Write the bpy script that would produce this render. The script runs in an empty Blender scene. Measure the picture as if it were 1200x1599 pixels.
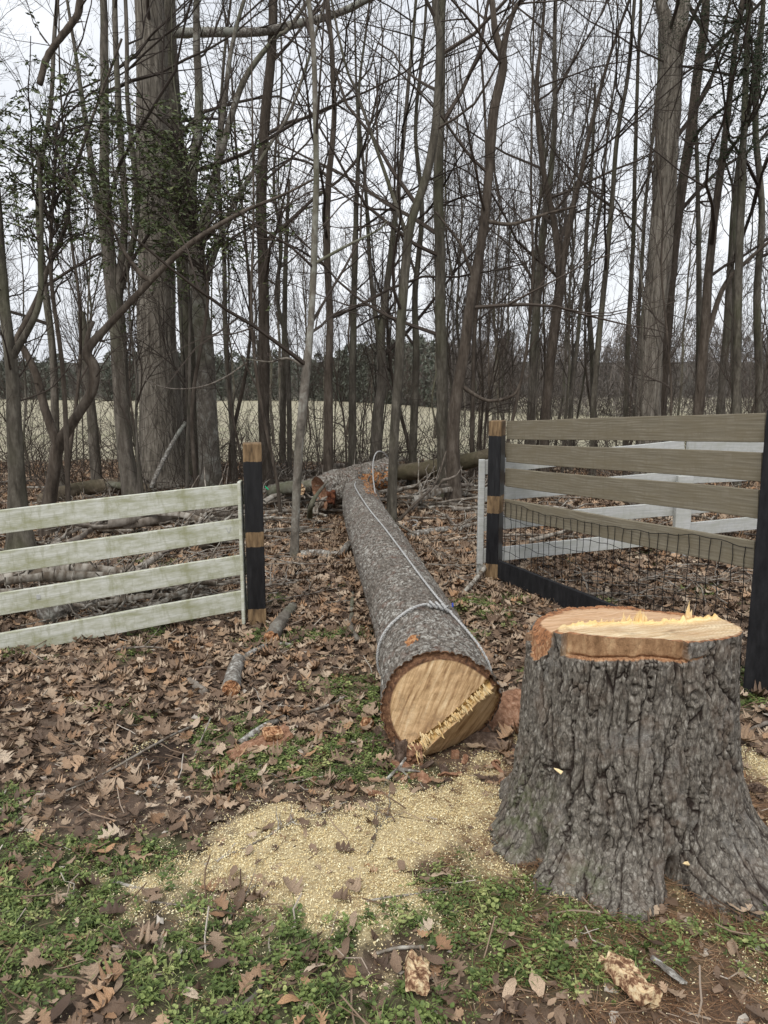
import bpy, math
import numpy as np
from mathutils import Vector
R = math.radians
SC = bpy.context.scene
COL = SC.collection
rng = np.random.default_rng(7)

# ------------------------------------------------------------------ camera, sky, sun, exposure
EYE, PITCH, FPX = 1.6, R(10.0), 1200.0
cd = bpy.data.cameras.new("camera"); cam = bpy.data.objects.new("camera", cd); COL.objects.link(cam)
cam.location = (0, 0, EYE); cam.rotation_euler = (R(90) - PITCH, 0, 0)
cd.sensor_fit = 'VERTICAL'; cd.sensor_height = 24; cd.lens = 24 * FPX / 1599
cd.clip_start = 0.05; cd.clip_end = 3000
SC.camera = cam
SUN_EL, SUN_AZ = R(52), R(200)          # azimuth clockwise from +Y: behind the camera, a little left
w = bpy.data.worlds.new("World"); SC.world = w; w.use_nodes = True
nt = w.node_tree; bg = nt.nodes['Background']
sk = nt.nodes.new('ShaderNodeTexSky'); sk.sky_type = 'NISHITA'; sk.sun_disc = False
sk.sun_elevation = SUN_EL; sk.sun_rotation = SUN_AZ; sk.dust_density = 4; sk.air_density = 1
tc = nt.nodes.new('ShaderNodeTexCoord')
mp = nt.nodes.new('ShaderNodeMapping'); mp.inputs['Scale'].default_value = (1, 1, 3.2)
nz = nt.nodes.new('ShaderNodeTexNoise'); nz.inputs['Scale'].default_value = 1.7; nz.inputs['Detail'].default_value = 7
nz.inputs['Roughness'].default_value = 0.55
cr = nt.nodes.new('ShaderNodeValToRGB')   # overcast cloud deck
cr.color_ramp.elements[0].position = .3; cr.color_ramp.elements[0].color = (5.5, 5.8, 6.3, 1)
cr.color_ramp.elements[1].position = .72; cr.color_ramp.elements[1].color = (8.7, 8.85, 9.1, 1)
mx = nt.nodes.new('ShaderNodeMix'); mx.data_type = 'RGBA'; mx.inputs['Factor'].default_value = 0.93
nt.links.new(tc.outputs['Generated'], mp.inputs['Vector']); nt.links.new(mp.outputs[0], nz.inputs['Vector'])
nt.links.new(nz.outputs[0], cr.inputs[0]); nt.links.new(sk.outputs[0], mx.inputs['A']); nt.links.new(cr.outputs[0], mx.inputs['B'])
nt.links.new(mx.outputs['Result'], bg.inputs['Color']); bg.inputs['Strength'].default_value = 0.1
sd = bpy.data.lights.new("sun", 'SUN'); sd.energy = 1.5; sd.angle = R(25); sd.color = (1, .96, .9)
so = bpy.data.objects.new("sun", sd); COL.objects.link(so)
_d = Vector((math.sin(SUN_AZ) * math.cos(SUN_EL), math.cos(SUN_AZ) * math.cos(SUN_EL), math.sin(SUN_EL)))
so.rotation_euler = _d.to_track_quat('Z', 'Y').to_euler(); so.location = (0, 0, 20)
vs = SC.view_settings; vs.view_transform = 'Standard'; vs.look = 'None'; vs.exposure = 0.45; vs.gamma = 1; vs.use_curve_mapping = False
SC.cycles.max_bounces = 6; SC.cycles.diffuse_bounces = 3; SC.cycles.glossy_bounces = 2; SC.cycles.transparent_max_bounces = 4
SC.cycles.caustics_reflective = False; SC.cycles.caustics_refractive = False

# ------------------------------------------------------------------ numpy noise
def _hash(ix, iy, iz, seed):
    h = (ix.astype(np.int64) * 374761393 + iy.astype(np.int64) * 668265263 + iz.astype(np.int64) * 2147483647 + seed * 1274126177) & 0xFFFFFFFF
    h = ((h ^ (h >> 13)) * 1274126177) & 0xFFFFFFFF
    h = ((h ^ (h >> 16)) * 2246822519) & 0xFFFFFFFF
    return ((h ^ (h >> 15)) & 0xFFFFFF) / float(0xFFFFFF)
def vnoise(p, seed=0):
    p = np.asarray(p, float); i = np.floor(p).astype(np.int64); f = p - i; f = f * f * (3 - 2 * f)
    r = 0
    for a in (0, 1):
        for b in (0, 1):
            for c in (0, 1):
                wt = (f[:, 0] if a else 1 - f[:, 0]) * (f[:, 1] if b else 1 - f[:, 1]) * (f[:, 2] if c else 1 - f[:, 2])
                r = r + wt * _hash(i[:, 0] + a, i[:, 1] + b, i[:, 2] + c, seed)
    return r * 2 - 1
def fbm(p, seed=0, o=4):
    p = np.asarray(p, float); r = 0; a = .5
    for k in range(o):
        r = r + a * vnoise(p * 2 ** k + k * 13.7, seed + k); a *= .5
    return r
def voro(p, seed=0):
    i = np.floor(p).astype(np.int64); f1 = np.full(len(p), 9.); f2 = np.full(len(p), 9.); cid = np.zeros(len(p))
    for a in (-1, 0, 1):
        for b in (-1, 0, 1):
            for c in (-1, 0, 1):
                q = i + (a, b, c)
                j = np.stack([_hash(q[:, 0], q[:, 1], q[:, 2], seed + s) for s in (1, 2, 3)], 1)
                d = np.sqrt((((q + .1 + .8 * j) - p) ** 2).sum(1))
                near = d < f1
                f2 = np.where(near, f1, np.minimum(f2, d)); cid = np.where(near, j[:, 0], cid); f1 = np.where(near, d, f1)
    return f1, f2, cid
def sstep(a, b, x):
    t = np.clip((x - a) / (b - a), 0, 1); return t * t * (3 - 2 * t)

# ------------------------------------------------------------------ terrain and picture-to-place helpers
SX, SY = 0.83, 2.5                      # centre of the stump
def H(x, y):
    x = np.atleast_1d(np.asarray(x, float)); y = np.atleast_1d(np.asarray(y, float)); x, y = np.broadcast_arrays(x, y)
    p = np.stack([x, y, x * 0], 1)
    near = 1 - sstep(14, 40, y)
    z = (.05 * fbm(p * .6, 3, 2) + .022 * fbm(p * 3.1, 5, 3)) * near
    z = z + .15 * sstep(1.2, 3.2, x) * sstep(4.5, 6.3, y) * (1 - sstep(9, 15, y))
    z = z - .030 * np.clip(y - 13, 0, 47) - .016 * np.clip(y - 60, 0, 110) + .045 * np.clip(y - 190, 0, 300)
    z = z + sstep(40, 200, y) * .5 * fbm(p * .02, 8, 2)
    r = np.hypot(x - SX, y - SY); z = z + .05 * np.exp(-(r / .62) ** 2)
    z = z + .07 * np.exp(-(((x + .98) / .16) ** 2 + ((y - 3.05) / .12) ** 2))      # mole hill
    z = z + .01 * np.exp(-(((x + .1) / .4) ** 2 + ((y - 2.45) / .3) ** 2))         # sawdust heap
    return z
def Hs(x, y): return float(H(x, y)[0])
def ray(px, py):
    x = (px - 600) / FPX; y = -(py - 799.5) / FPX; c, s = math.cos(PITCH), math.sin(PITCH)
    return np.array([x, c + y * s, -s + y * c])
def P(px, py, d):
    r = ray(px, py); return np.array([0, 0, EYE]) + r * (d / r[1])
def G(px, py, up=0.):
    r = ray(px, py); d = 1.0 if r[2] < -.01 else 100.
    lo, hi = .3, 400.
    for _ in range(50):
        m = (lo + hi) / 2; q = P(px, py, m)
        if q[2] > Hs(q[0], q[1]): lo = m
        else: hi = m
    q = P(px, py, lo); q[2] += up; return q
def proj(p):
    p = np.atleast_2d(p); c, s = math.cos(PITCH), math.sin(PITCH); z = p[:, 2] - EYE
    dep = p[:, 1] * c - z * s; upv = p[:, 1] * s + z * c
    return 600 + FPX * p[:, 0] / dep, 799.5 - FPX * upv / dep, dep

# ------------------------------------------------------------------ object helpers
def mesh(name, V, F, attrs=None, smooth=False):
    V = np.asarray(V, np.float32); me = bpy.data.meshes.new(name)
    if isinstance(F, list) and len(F) and not np.isscalar(F[0]) and len({len(f) for f in F}) > 1:
        loops = np.concatenate([np.asarray(f) for f in F]); size = np.array([len(f) for f in F])
    else:
        F = np.asarray(F, np.int32).reshape(len(F), -1); loops = F.ravel(); size = np.full(len(F), F.shape[1] if len(F) else 0)
    me.vertices.add(len(V)); me.vertices.foreach_set('co', V.ravel())
    me.loops.add(len(loops)); me.loops.foreach_set('vertex_index', loops.astype(np.int32))
    me.polygons.add(len(size)); me.polygons.foreach_set('loop_start', np.concatenate([[0], np.cumsum(size)[:-1]]).astype(np.int32))
    me.polygons.foreach_set('loop_total', size.astype(np.int32))
    me.polygons.foreach_set('use_smooth', np.full(len(size), bool(smooth)))
    me.update(calc_edges=True)
    for k, v in (attrs or {}).items():
        a = me.attributes.new(k, 'FLOAT', 'POINT'); a.data.foreach_set('value', np.asarray(v, np.float32))
    return me
def obj(name, me, m=None, parent=None, loc=None, coll=COL):
    if me is not None and m is not None and not me.materials: me.materials.append(m)
    o = bpy.data.objects.new(name, me); coll.objects.link(o)
    if parent is not None: o.parent = parent
    if loc is not None: o.location = loc
    return o
def tag(o, label=None, cat=None, group=None, kind=None):
    if label: o['label'] = label
    if cat: o['category'] = cat
    if group: o['group'] = group
    if kind: o['kind'] = kind
    return o
def thing(name, label, cat, loc, group=None): return tag(obj(name, None, loc=tuple(loc)), label, cat, group)
def cat(parts):
    Vs, Fs, n = [], [], 0
    for V, F in parts:
        V = np.asarray(V); Vs.append(V)
        if isinstance(F, list): Fs += [tuple(i + n for i in f) for f in F]
        else: Fs.append(F + n)
        n += len(V)
    if Fs and isinstance(Fs[0], tuple): return np.concatenate(Vs), Fs
    return np.concatenate(Vs), np.concatenate(Fs)
def norm(v): return v / np.maximum(np.linalg.norm(v, axis=-1, keepdims=True), 1e-9)
def tubes(Pt, Rd, S=4, roll=None):
    """Pt (B,K,3), Rd (B,K) -> quads"""
    Pt = np.asarray(Pt, float); Rd = np.asarray(Rd, float)
    if Pt.ndim == 2: Pt = Pt[None]; Rd = np.broadcast_to(Rd, Pt.shape[:2]) if Rd.ndim < 2 else Rd
    B, K, _ = Pt.shape
    T = norm(np.gradient(Pt, axis=1)); md = norm(Pt[:, -1] - Pt[:, 0] + 1e-6)
    ref = np.where(np.abs(md[:, 2:3]) > .7, np.array([[1., 0, 0]]), np.array([[0., 0, 1.]]))
    U = norm(np.cross(T, ref[:, None, :])); W = np.cross(T, U)
    a = np.arange(S) / S * 2 * math.pi
    if roll is None: ca, sa = np.cos(a)[None, None, :, None], np.sin(a)[None, None, :, None]
    V = Pt[:, :, None] + Rd[:, :, None, None] * (U[:, :, None] * ca + W[:, :, None] * sa)
    b = (np.arange(B) * K * S)[:, None, None]; k = (np.arange(K - 1) * S)[None, :, None]; s = np.arange(S)[None, None, :]; s2 = (s + 1) % S
    Q = np.stack([b + k + s, b + k + s2, b + k + S + s2, b + k + S + s], -1).reshape(-1, 4)
    return V.reshape(-1, 3), Q
def spline(pts, n):
    pts = np.asarray(pts, float); k = len(pts)
    if k < 3:
        t = np.linspace(0, k - 1, n)[:, None]; return pts[0] + (pts[-1] - pts[0]) * t / (k - 1)
    e = np.vstack([2 * pts[0] - pts[1], pts, 2 * pts[-1] - pts[-2]]); t = np.linspace(0, k - 1 - 1e-6, n)
    i = t.astype(int); f = (t - i)[:, None]; a, b, c, d = e[i], e[i + 1], e[i + 2], e[i + 3]
    return .5 * (2 * b + (c - a) * f + (2 * a - 5 * b + 4 * c - d) * f ** 2 + (3 * b - a - 3 * c + d) * f ** 3)
def box(sx, sy, sz, c=(0, 0, 0), bev=0.0):
    x, y, z = sx / 2, sy / 2, sz / 2; c = np.array(c)
    if bev <= 0:
        V = np.array([[i * x, j * y, k * z] for i in (-1, 1) for j in (-1, 1) for k in (-1, 1)]) + c
        return V, [(0, 1, 3, 2), (4, 6, 7, 5), (0, 4, 5, 1), (2, 3, 7, 6), (0, 2, 6, 4), (1, 5, 7, 3)]
    import bmesh
    bm = bmesh.new(); bmesh.ops.create_cube(bm, size=1)
    for v in bm.verts: v.co = Vector((v.co.x * sx, v.co.y * sy, v.co.z * sz))
    bmesh.ops.bevel(bm, geom=list(bm.edges), offset=bev, segments=2, affect='EDGES', profile=.5)
    V = np.array([v.co[:] for v in bm.verts]) + c; F = [tuple(v.index for v in f.verts) for f in bm.faces]
    bm.verts.ensure_lookup_table(); bm.free(); return V, F

# ------------------------------------------------------------------ material helpers
class NB:
    def __init__(s, name):
        s.m = bpy.data.materials.new(name); s.m.use_nodes = True; s.t = s.m.node_tree; s.b = s.t.nodes['Principled BSDF']
        s.b.inputs['Specular IOR Level'].default_value = .25; s.tc = s.t.nodes.new('ShaderNodeTexCoord')
    def n(s, ty, **kw):
        o = s.t.nodes.new(ty)
        for k, v in kw.items(): setattr(o, k, v)
        return o
    def put(s, sock, v):
        if hasattr(v, 'is_output') or hasattr(v, 'links'): s.t.links.new(v, sock)
        elif isinstance(v, (tuple, list)) and len(v) == 3 and sock.type == 'RGBA': sock.default_value = (*v, 1)
        else: sock.default_value = v
    def vec(s, scale=(1, 1, 1), src='Object', rot=(0, 0, 0)):
        m = s.n('ShaderNodeMapping'); s.t.links.new(s.tc.outputs[src], m.inputs[0]); m.inputs['Scale'].default_value = scale
        m.inputs['Rotation'].default_value = rot; return m.outputs[0]
    def noise(s, vec, scale=1, detail=4, rough=.55, dist=0, color=False):
        o = s.n('ShaderNodeTexNoise'); s.t.links.new(vec, o.inputs['Vector'])
        for k, v in (('Scale', scale), ('Detail', detail), ('Roughness', rough), ('Distortion', dist)): o.inputs[k].default_value = v
        return o.outputs['Color' if color else 0]
    def voro(s, vec, scale=1, feature='F1', out='Distance', rnd=1):
        o = s.n('ShaderNodeTexVoronoi', feature=feature); s.t.links.new(vec, o.inputs['Vector']); o.inputs['Scale'].default_value = scale
        o.inputs['Randomness'].default_value = rnd; return o.outputs[out]
    def ramp(s, f, stops, interp='LINEAR'):
        o = s.n('ShaderNodeValToRGB'); o.color_ramp.interpolation = interp; e = o.color_ramp.elements
        while len(e) < len(stops): e.new(.5)
        for i, (p, c) in enumerate(stops):
            e[i].position = p; e[i].color = (c, c, c, 1) if np.isscalar(c) else (*c, 1)
        s.put(o.inputs[0], f); return o.outputs[0]
    def mix(s, f, a, b, mode='MIX'):
        o = s.n('ShaderNodeMix', data_type='RGBA', blend_type=mode); s.put(o.inputs['Factor'], f); s.put(o.inputs['A'], a); s.put(o.inputs['B'], b)
        return o.outputs['Result']
    def math(s, op, a, b=0.0, c=None):
        o = s.n('ShaderNodeMath', operation=op); s.put(o.inputs[0], a); s.put(o.inputs[1], b)
        if c is not None: s.put(o.inputs[2], c)
        return o.outputs[0]
    def attr(s, name): return s.n('ShaderNodeAttribute', attribute_name=name).outputs['Fac']
    def rand(s):
        a = s.n('ShaderNodeAttribute', attribute_name='rnd', attribute_type='INSTANCER').outputs['Fac']
        return s.math('FRACT', s.math('ADD', s.n('ShaderNodeObjectInfo').outputs['Random'], a))
    def sep(s, v):
        o = s.n('ShaderNodeSeparateXYZ'); s.t.links.new(v, o.inputs[0]); return o.outputs
    def done(s, col, rough=.85, bump=None, strength=.5, dist=.01, spec=None):
        s.put(s.b.inputs['Base Color'], col); s.put(s.b.inputs['Roughness'], rough)
        if spec is not None: s.b.inputs['Specular IOR Level'].default_value = spec
        if bump is not None:
            o = s.n('ShaderNodeBump'); o.inputs['Strength'].default_value = strength; o.inputs['Distance'].default_value = dist
            s.put(o.inputs['Height'], bump); s.t.links.new(o.outputs[0], s.b.inputs['Normal'])
        return s.m
M = {}
def bark(name, c0, c1, c2, st=(9, 9, 1.6), moss=None, bump=.02, fine=40):
    b = NB(name); v = b.vec(st); a = b.noise(v, 1.6, 6, .62, .4); r = b.noise(b.vec((fine, fine, fine * .4)), 1, 4, .6)
    sc = b.noise(b.vec((1.1, 1.1, .7)), 1.4, 3)
    h = b.math('ADD', b.math('MULTIPLY', a, .8), b.math('MULTIPLY', r, .3))
    c = b.ramp(h, [(.36, c0), (.55, c1), (.74, c2)])
    if moss: c = b.mix(b.ramp(sc, [(.48, 0), (.66, .75)]), c, moss)
    M[name] = b.done(c, .9, h, .8, bump); return M[name]
bark('bark_brown', (.028, .024, .018), (.085, .075, .059), (.19, .172, .14), moss=(.085, .088, .05))
bark('bark_grey', (.042, .035, .028), (.12, .105, .086), (.235, .21, .178), moss=(.09, .10, .055))
bark('bark_dark', (.03, .023, .018), (.085, .068, .053), (.16, .135, .11))
bark('bark_lichen', (.06, .052, .042), (.17, .15, .125), (.36, .36, .32), (5, 5, 4), moss=(.11, .12, .07))
bark('bark_tulip', (.045, .038, .03), (.19, .168, .138), (.36, .33, .28), (22, 22, 1.6), bump=.03)
b = NB('twig'); M['twig'] = b.done(b.mix(b.rand(), (.04, .031, .025), (.085, .068, .055)), .85)
b = NB('stick'); v = b.vec((14, 14, 14)); a = b.noise(v, 1.5, 4)
M['stick'] = b.done(b.mix(b.rand(), b.ramp(a, [(.35, (.10, .08, .062)), (.65, (.27, .235, .2))]), b.ramp(a, [(.4, (.15, .12, .09)), (.62, (.45, .43, .38))])), .85, a, .5, .005)
# ------------------------------------------------------------------ ground sheet
def saw(x, y):
    x = np.asarray(x, float); y = np.asarray(y, float); p = np.stack([x, y, x * 0], 1)
    e = lambda cx, cy, a, b, r=0.: np.exp(-((((x - cx) * math.cos(r) + (y - cy) * math.sin(r)) / a) ** 2 + ((-(x - cx) * math.sin(r) + (y - cy) * math.cos(r)) / b) ** 2) ** 1.3)
    s = 1.15 * e(-.15, 2.44, .42, .34) + .45 * e(-.35, 2.2, .55, .25) + .2 * e(.1, 2.05, .5, .15) + 1.0 * e(.2, 2.62, .26, .27, .3) + .55 * e(-.35, 2.25, .35, .3) + .75 * e(1.45, 2.75, .2, .5) + .5 * e(.42, 2.95, .2, .2) + .75 * e(.40, 2.45, .16, .3) + .35 * e(.9, 2.1, .7, .2) + .4 * e(1.35, 2.15, .3, .3)
    n = fbm(p * 5, 21, 4); n = n + .6 * fbm(p * 17, 23, 3); return np.clip(s * 1.25 + n * 1.35 - .42, 0, 1)
def green(x, y):
    x = np.asarray(x, float); y = np.asarray(y, float); p = np.stack([x, y, x * 0], 1)
    e = lambda cx, cy, a, b: np.exp(-(((x - cx) / a) ** 2 + ((y - cy) / b) ** 2))
    s = .62 * (1 - sstep(1.9, 2.6, y)) * (1 - .55 * sstep(.35, .9, x)) + .9 * e(-.75, 2.95, .3, .28) + .85 * e(-.62, 3.3, .22, .18) + .8 * e(-.12, 3.1, .28, .22) \
        + .75 * e(.1, 2.9, .3, .16) + .55 * e(-.2, 3.75, .3, .25) + .5 * e(-1.25, 2.7, .3, .4) + .55 * e(.15, 3.6, .3, .2) + .6 * e(1.9, 3.6, .4, .3) + .4 * e(.9, 4.0, .4, .3) + .75 * e(.3, 2.1, .3, .2) + .3 * e(-.5, 4.5, 1, .5)
    n = fbm(p * 2.6 + 4, 31, 4); return np.clip((s + n * 1.5 - .42 - 1.2 * e(-.98, 3.05, .18, .14)) * 2.2, 0, 1)
def axis(lim, n, s):
    t = np.linspace(-1, 1, n); return np.sinh(t * s) / math.sinh(s) * lim
gx = axis(420, 330, 8.2)
ty = np.linspace(0, 1, 400); gy = -25 + 25 * ty * 0
gy = np.concatenate([np.linspace(-60, .6, 24)[:-1], .6 + (np.exp(ty * 6.2) - 1) / (math.exp(6.2) - 1) * 640])
X, Y = np.meshgrid(gx, gy); x, y = X.ravel(), Y.ravel(); z = H(x, y)
pn = np.stack([x, y, x * 0], 1); z = z + np.where(y < 12, .012 * fbm(pn * 14, 41, 3), 0) + .012 * saw(x, y)
nx, ny = len(gx), len(gy); ii = np.arange(ny - 1)[:, None] * nx + np.arange(nx - 1)[None, :]
Q = np.stack([ii, ii + 1, ii + nx + 1, ii + nx], -1).reshape(-1, 4)
near = (y < 25) & (np.abs(x) < 25)
edge = 14.3 + 1.2 * fbm(pn * .5, 55, 3)
at = {'saw': np.where(near, saw(x, y), 0), 'green': np.where(near, green(x, y), 0), 'field': sstep(-.6, .9, y - edge - .04 * np.abs(x)),
      'mole': np.exp(-(((x + .98) / .17) ** 2 + ((y - 3.05) / .13) ** 2) ** 2), 'needle': np.exp(-((np.hypot(x - SX - .05, y - SY + .1) / .85) ** 4)),
      'far': sstep(150, 200, y)}
b = NB('ground'); v = b.vec((1, 1, 1)); n1 = b.noise(v, 22, 6, .7); n2 = b.noise(v, 3.2, 5); n3 = b.noise(v, 120, 3, .7)
soil = b.ramp(n1, [(.3, (.038, .026, .018)), (.5, (.085, .060, .043)), (.66, (.16, .115, .083))])
litter = b.ramp(b.voro(v, 26, out='Color'), [(.2, (.065, .045, .033)), (.5, (.13, .09, .066)), (.8, (.22, .165, .125))])
c = b.mix(.55, soil, litter)
c = b.mix(b.math('MULTIPLY', b.attr('needle'), .8), c, b.ramp(n1, [(.35, (.10, .058, .034)), (.65, (.24, .15, .095))]))
c = b.mix(b.math('MULTIPLY', b.attr('green'), .6), c, b.ramp(n1, [(.3, (.03, .045, .015)), (.7, (.085, .12, .04))]))
c = b.mix(b.math('MULTIPLY', b.ramp(b.math('ADD', b.attr('saw'), b.math('MULTIPLY', b.math('SUBTRACT', n1, .5), 1.1)), [(.35, 0), (1.0, 1)]), .72), c, b.ramp(n3, [(.3, (.44, .33, .17)), (.55, (.74, .61, .35)), (.75, (.90, .82, .56))]))
c = b.mix(b.attr('mole'), c, b.ramp(n3, [(.35, (.022, .015, .011)), (.65, (.055, .038, .028))]))
fld = b.ramp(b.noise(b.vec((.12, .5, 1)), 1, 6, .6), [(.3, (.27, .235, .17)), (.5, (.41, .37, .275)), (.7, (.32, .31, .205))])
fld = b.mix(b.ramp(b.noise(v, 2.5, 6, .7), [(.35, .45), (.6, 0)]), fld, (.20, .19, .09))
c = b.mix(b.attr('field'), c, fld); c = b.mix(b.attr('far'), c, (.045, .04, .028))
M['ground'] = b.done(c, .95, b.math('ADD', n1, b.math('MULTIPLY', n3, .5)), .9, .012)
ground = tag(obj('ground', mesh('ground', np.stack([x, y, z], 1), Q, at, True), M['ground']), 'brown woodland floor running out to a pale grassy field', kind='structure')
del X, Y, pn

# ------------------------------------------------------------------ scattering of uncountable stuff
def lib(name, objs):
    c = bpy.data.collections.new(name)
    for o in objs:
        for cc in list(o.users_collection): cc.objects.unlink(o)
        c.objects.link(o)
    return c
def scatter(name, pts, rot, scl, idx, coll, label, parent=None, kind='stuff'):
    me = bpy.data.meshes.new(name); n = len(pts); me.vertices.add(n); me.vertices.foreach_set('co', np.asarray(pts, np.float32).ravel())
    a = me.attributes.new('rot', 'FLOAT_VECTOR', 'POINT'); a.data.foreach_set('vector', np.asarray(rot, np.float32).ravel())
    a = me.attributes.new('scl', 'FLOAT', 'POINT'); a.data.foreach_set('value', np.asarray(scl, np.float32))
    a = me.attributes.new('idx', 'INT', 'POINT'); a.data.foreach_set('value', np.asarray(idx, np.int32))
    a = me.attributes.new('rnd', 'FLOAT', 'POINT'); a.data.foreach_set('value', np.random.default_rng(n).random(n).astype(np.float32))
    o = obj(name, me, parent=parent); tag(o, label, kind=kind)
    g = bpy.data.node_groups.new('scatter_' + name, 'GeometryNodeTree')
    g.interface.new_socket('Geometry', in_out='INPUT', socket_type='NodeSocketGeometry'); g.interface.new_socket('Geometry', in_out='OUTPUT', socket_type='NodeSocketGeometry')
    gi, go = g.nodes.new('NodeGroupInput'), g.nodes.new('NodeGroupOutput'); ci = g.nodes.new('GeometryNodeCollectionInfo'); ci.inputs['Collection'].default_value = coll
    ci.inputs['Separate Children'].default_value = True; ci.inputs['Reset Children'].default_value = True
    ip = g.nodes.new('GeometryNodeInstanceOnPoints'); ip.inputs['Pick Instance'].default_value = True
    def na(nm, ty):
        q = g.nodes.new('GeometryNodeInputNamedAttribute'); q.data_type = ty; q.inputs['Name'].default_value = nm; return q.outputs['Attribute']
    L = g.links.new; L(gi.outputs[0], ip.inputs['Points']); L(ci.outputs[0], ip.inputs['Instance']); L(na('idx', 'INT'), ip.inputs['Instance Index'])
    e2r = g.nodes.new('FunctionNodeEulerToRotation'); L(na('rot', 'FLOAT_VECTOR'), e2r.inputs[0]); L(e2r.outputs[0], ip.inputs['Rotation'])
    L(na('scl', 'FLOAT'), ip.inputs['Scale']); L(ip.outputs[0], go.inputs[0])
    md = o.modifiers.new('scatter', 'NODES'); md.node_group = g; return o

# ---- fallen leaves
b = NB('dead_leaf'); rd = b.rand(); vn = b.noise(b.vec((30, 30, 30)), 1, 4)
c = b.ramp(rd, [(0, (.085, .054, .036)), (.2, (.165, .108, .070)), (.42, (.29, .20, .133)), (.6, (.45, .34, .235)), (.74, (.31, .175, .092)), (.88, (.60, .49, .365)), (1, (.46, .265, .135))])
c = b.mix(b.ramp(vn, [(.35, .55), (.6, 0)]), c, (.06, .04, .03))
M['leaf'] = b.done(c, .62, vn, .3, .003, spec=.35)
def leaf_mesh(name, seed, lobed=True, wid=.36):
    r = np.random.default_rng(seed); n = 17 if lobed else 9; t = np.linspace(0, 1, n)
    env = np.sin(np.pi * np.clip(t, 0, 1) ** .85) ** .7 * wid
    if lobed: wv = env * np.where(np.arange(n) % 4 == 2, 1.15, np.where(np.arange(n) % 4 == 0, .48, .85)) ; wv[-1] = 0; fw = np.where(np.arange(n) % 4 == 2, .07, 0)
    else: wv = env; fw = t * 0
    wv[0] = .012
    b1, b2, cu, tw = r.uniform(-1.6, 2.2), r.uniform(-.8, .8), r.uniform(-.6, 3.4), r.uniform(-1.6, 1.6)
    V = []
    for s in (-1, 0, 1):
        wr = wv * r.uniform(.8, 1.15, n); yv = t + (fw if s else 0); xv = s * wr; zz = cu * xv ** 2 + b1 * (t - .5) ** 2 * .5 + tw * xv * (t - .4) + (r.normal(0, .018, n) if s else 0)
        V.append(np.stack([xv, yv - .5, zz], 1))
    V = np.concatenate(V); F = []
    for i in range(n - 1):
        F += [(i, n + i, n + i + 1, i + 1), (n + i, 2 * n + i, 2 * n + i + 1, n + i + 1)]
    # stem
    k = len(V); V = np.vstack([V, [[-.012, -.5, 0], [.012, -.5, 0], [.008, -.68, .02], [-.008, -.68, .02]]]); F.append((k, k + 1, k + 2, k + 3))
    return mesh(name, V, F, smooth=True)
leafm = [leaf_mesh('fallen_leaf', s) for s in range(10)] + [leaf_mesh('fallen_leaf', 50 + s, False, .12 + .015 * s) for s in range(9)] + [leaf_mesh('fallen_leaf', 80 + s, True, .27) for s in range(3)]
for m_ in leafm: m_.materials.append(M['leaf'])
LEAFC = lib('leaf_shapes', [obj('fallen_leaf_shape', m_) for m_ in leafm])
LOGA, LOGB, LR = np.array([.252, 3.02]), np.array([-.262, 8.75]), .236
def logdist(x, y):
    d = LOGB - LOGA; t = np.clip(((x - LOGA[0]) * d[0] + (y - LOGA[1]) * d[1]) / (d @ d), 0, 1)
    return np.hypot(x - LOGA[0] - t * d[0], y - LOGA[1] - t * d[1])
def spread(n, ymin, ymax, marg=.25):
    """points over the wedge of ground in view (and a step beside it), even per square metre"""
    yy = np.sqrt(rng.uniform(ymin ** 2, ymax ** 2, n)); xx = rng.uniform(-1, 1, n) * (yy * .56 + marg * 1.6); return xx, yy
def flat_rot(n, tilt=.35): return np.stack([rng.normal(0, tilt, n), rng.normal(0, tilt, n), rng.uniform(0, 6.28, n)], 1)
xx, yy = spread(125000, .9, 15.2, .6)
S_, G_ = saw(xx, yy), green(xx, yy)
patch = fbm(np.stack([xx, yy, xx * 0], 1) * 2.2, 77, 3)
dens = np.clip(1.05 - .78 * S_ - .38 * G_ - .45 * np.exp(-(np.hypot(xx - .95, yy - 2.2) / .8) ** 4) + .5 * patch, 0, 1) * np.where(yy > 13, np.clip(1 - (yy - 13) / 2.4, 0, 1), 1)
dens = dens * np.where(yy < 2.6, .85, 1) * (1 - .85 * np.exp(-(((xx + .98) / .17) ** 2 + ((yy - 3.05) / .13) ** 2) ** 2))
keep = (rng.random(len(xx)) < dens) & (np.hypot(xx - SX, yy - SY) > .46) & (logdist(xx, yy) > .14)
xx, yy = xx[keep], yy[keep]; n = len(xx)
zz = H(xx, yy) + rng.uniform(.002, .03, n)
rt = flat_rot(n, .24); sc_ = (.032 + .07 * rng.random(n) ** 1.3) * np.where(yy < 3, .82, 1) * np.where(yy > 6, 1.25, 1); ix = rng.integers(0, len(leafm), n)
pu, pv, pd = proj(np.stack([xx, yy, zz], 1)); score = np.where((pu > 0) & (pu < 1200) & (pv < 1599) & (pv > 0) & (np.hypot(xx - SX, yy - SY) > .6), sc_ / pd, 0)
big = np.argsort(-score)[:300]; small = np.setdiff1d(np.arange(n), big)
scatter('leaf_litter', np.stack([xx, yy, zz], 1)[small], rt[small], sc_[small], ix[small], LEAFC, 'brown oak leaf litter covering the woodland floor')
for i in big:
    o = obj('fallen_leaf', leafm[ix[i]], parent=ground, loc=(xx[i], yy[i], zz[i] + .008)); o.rotation_euler = rt[i] * (.8, .8, 1); o.scale = [sc_[i]] * 3

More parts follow.
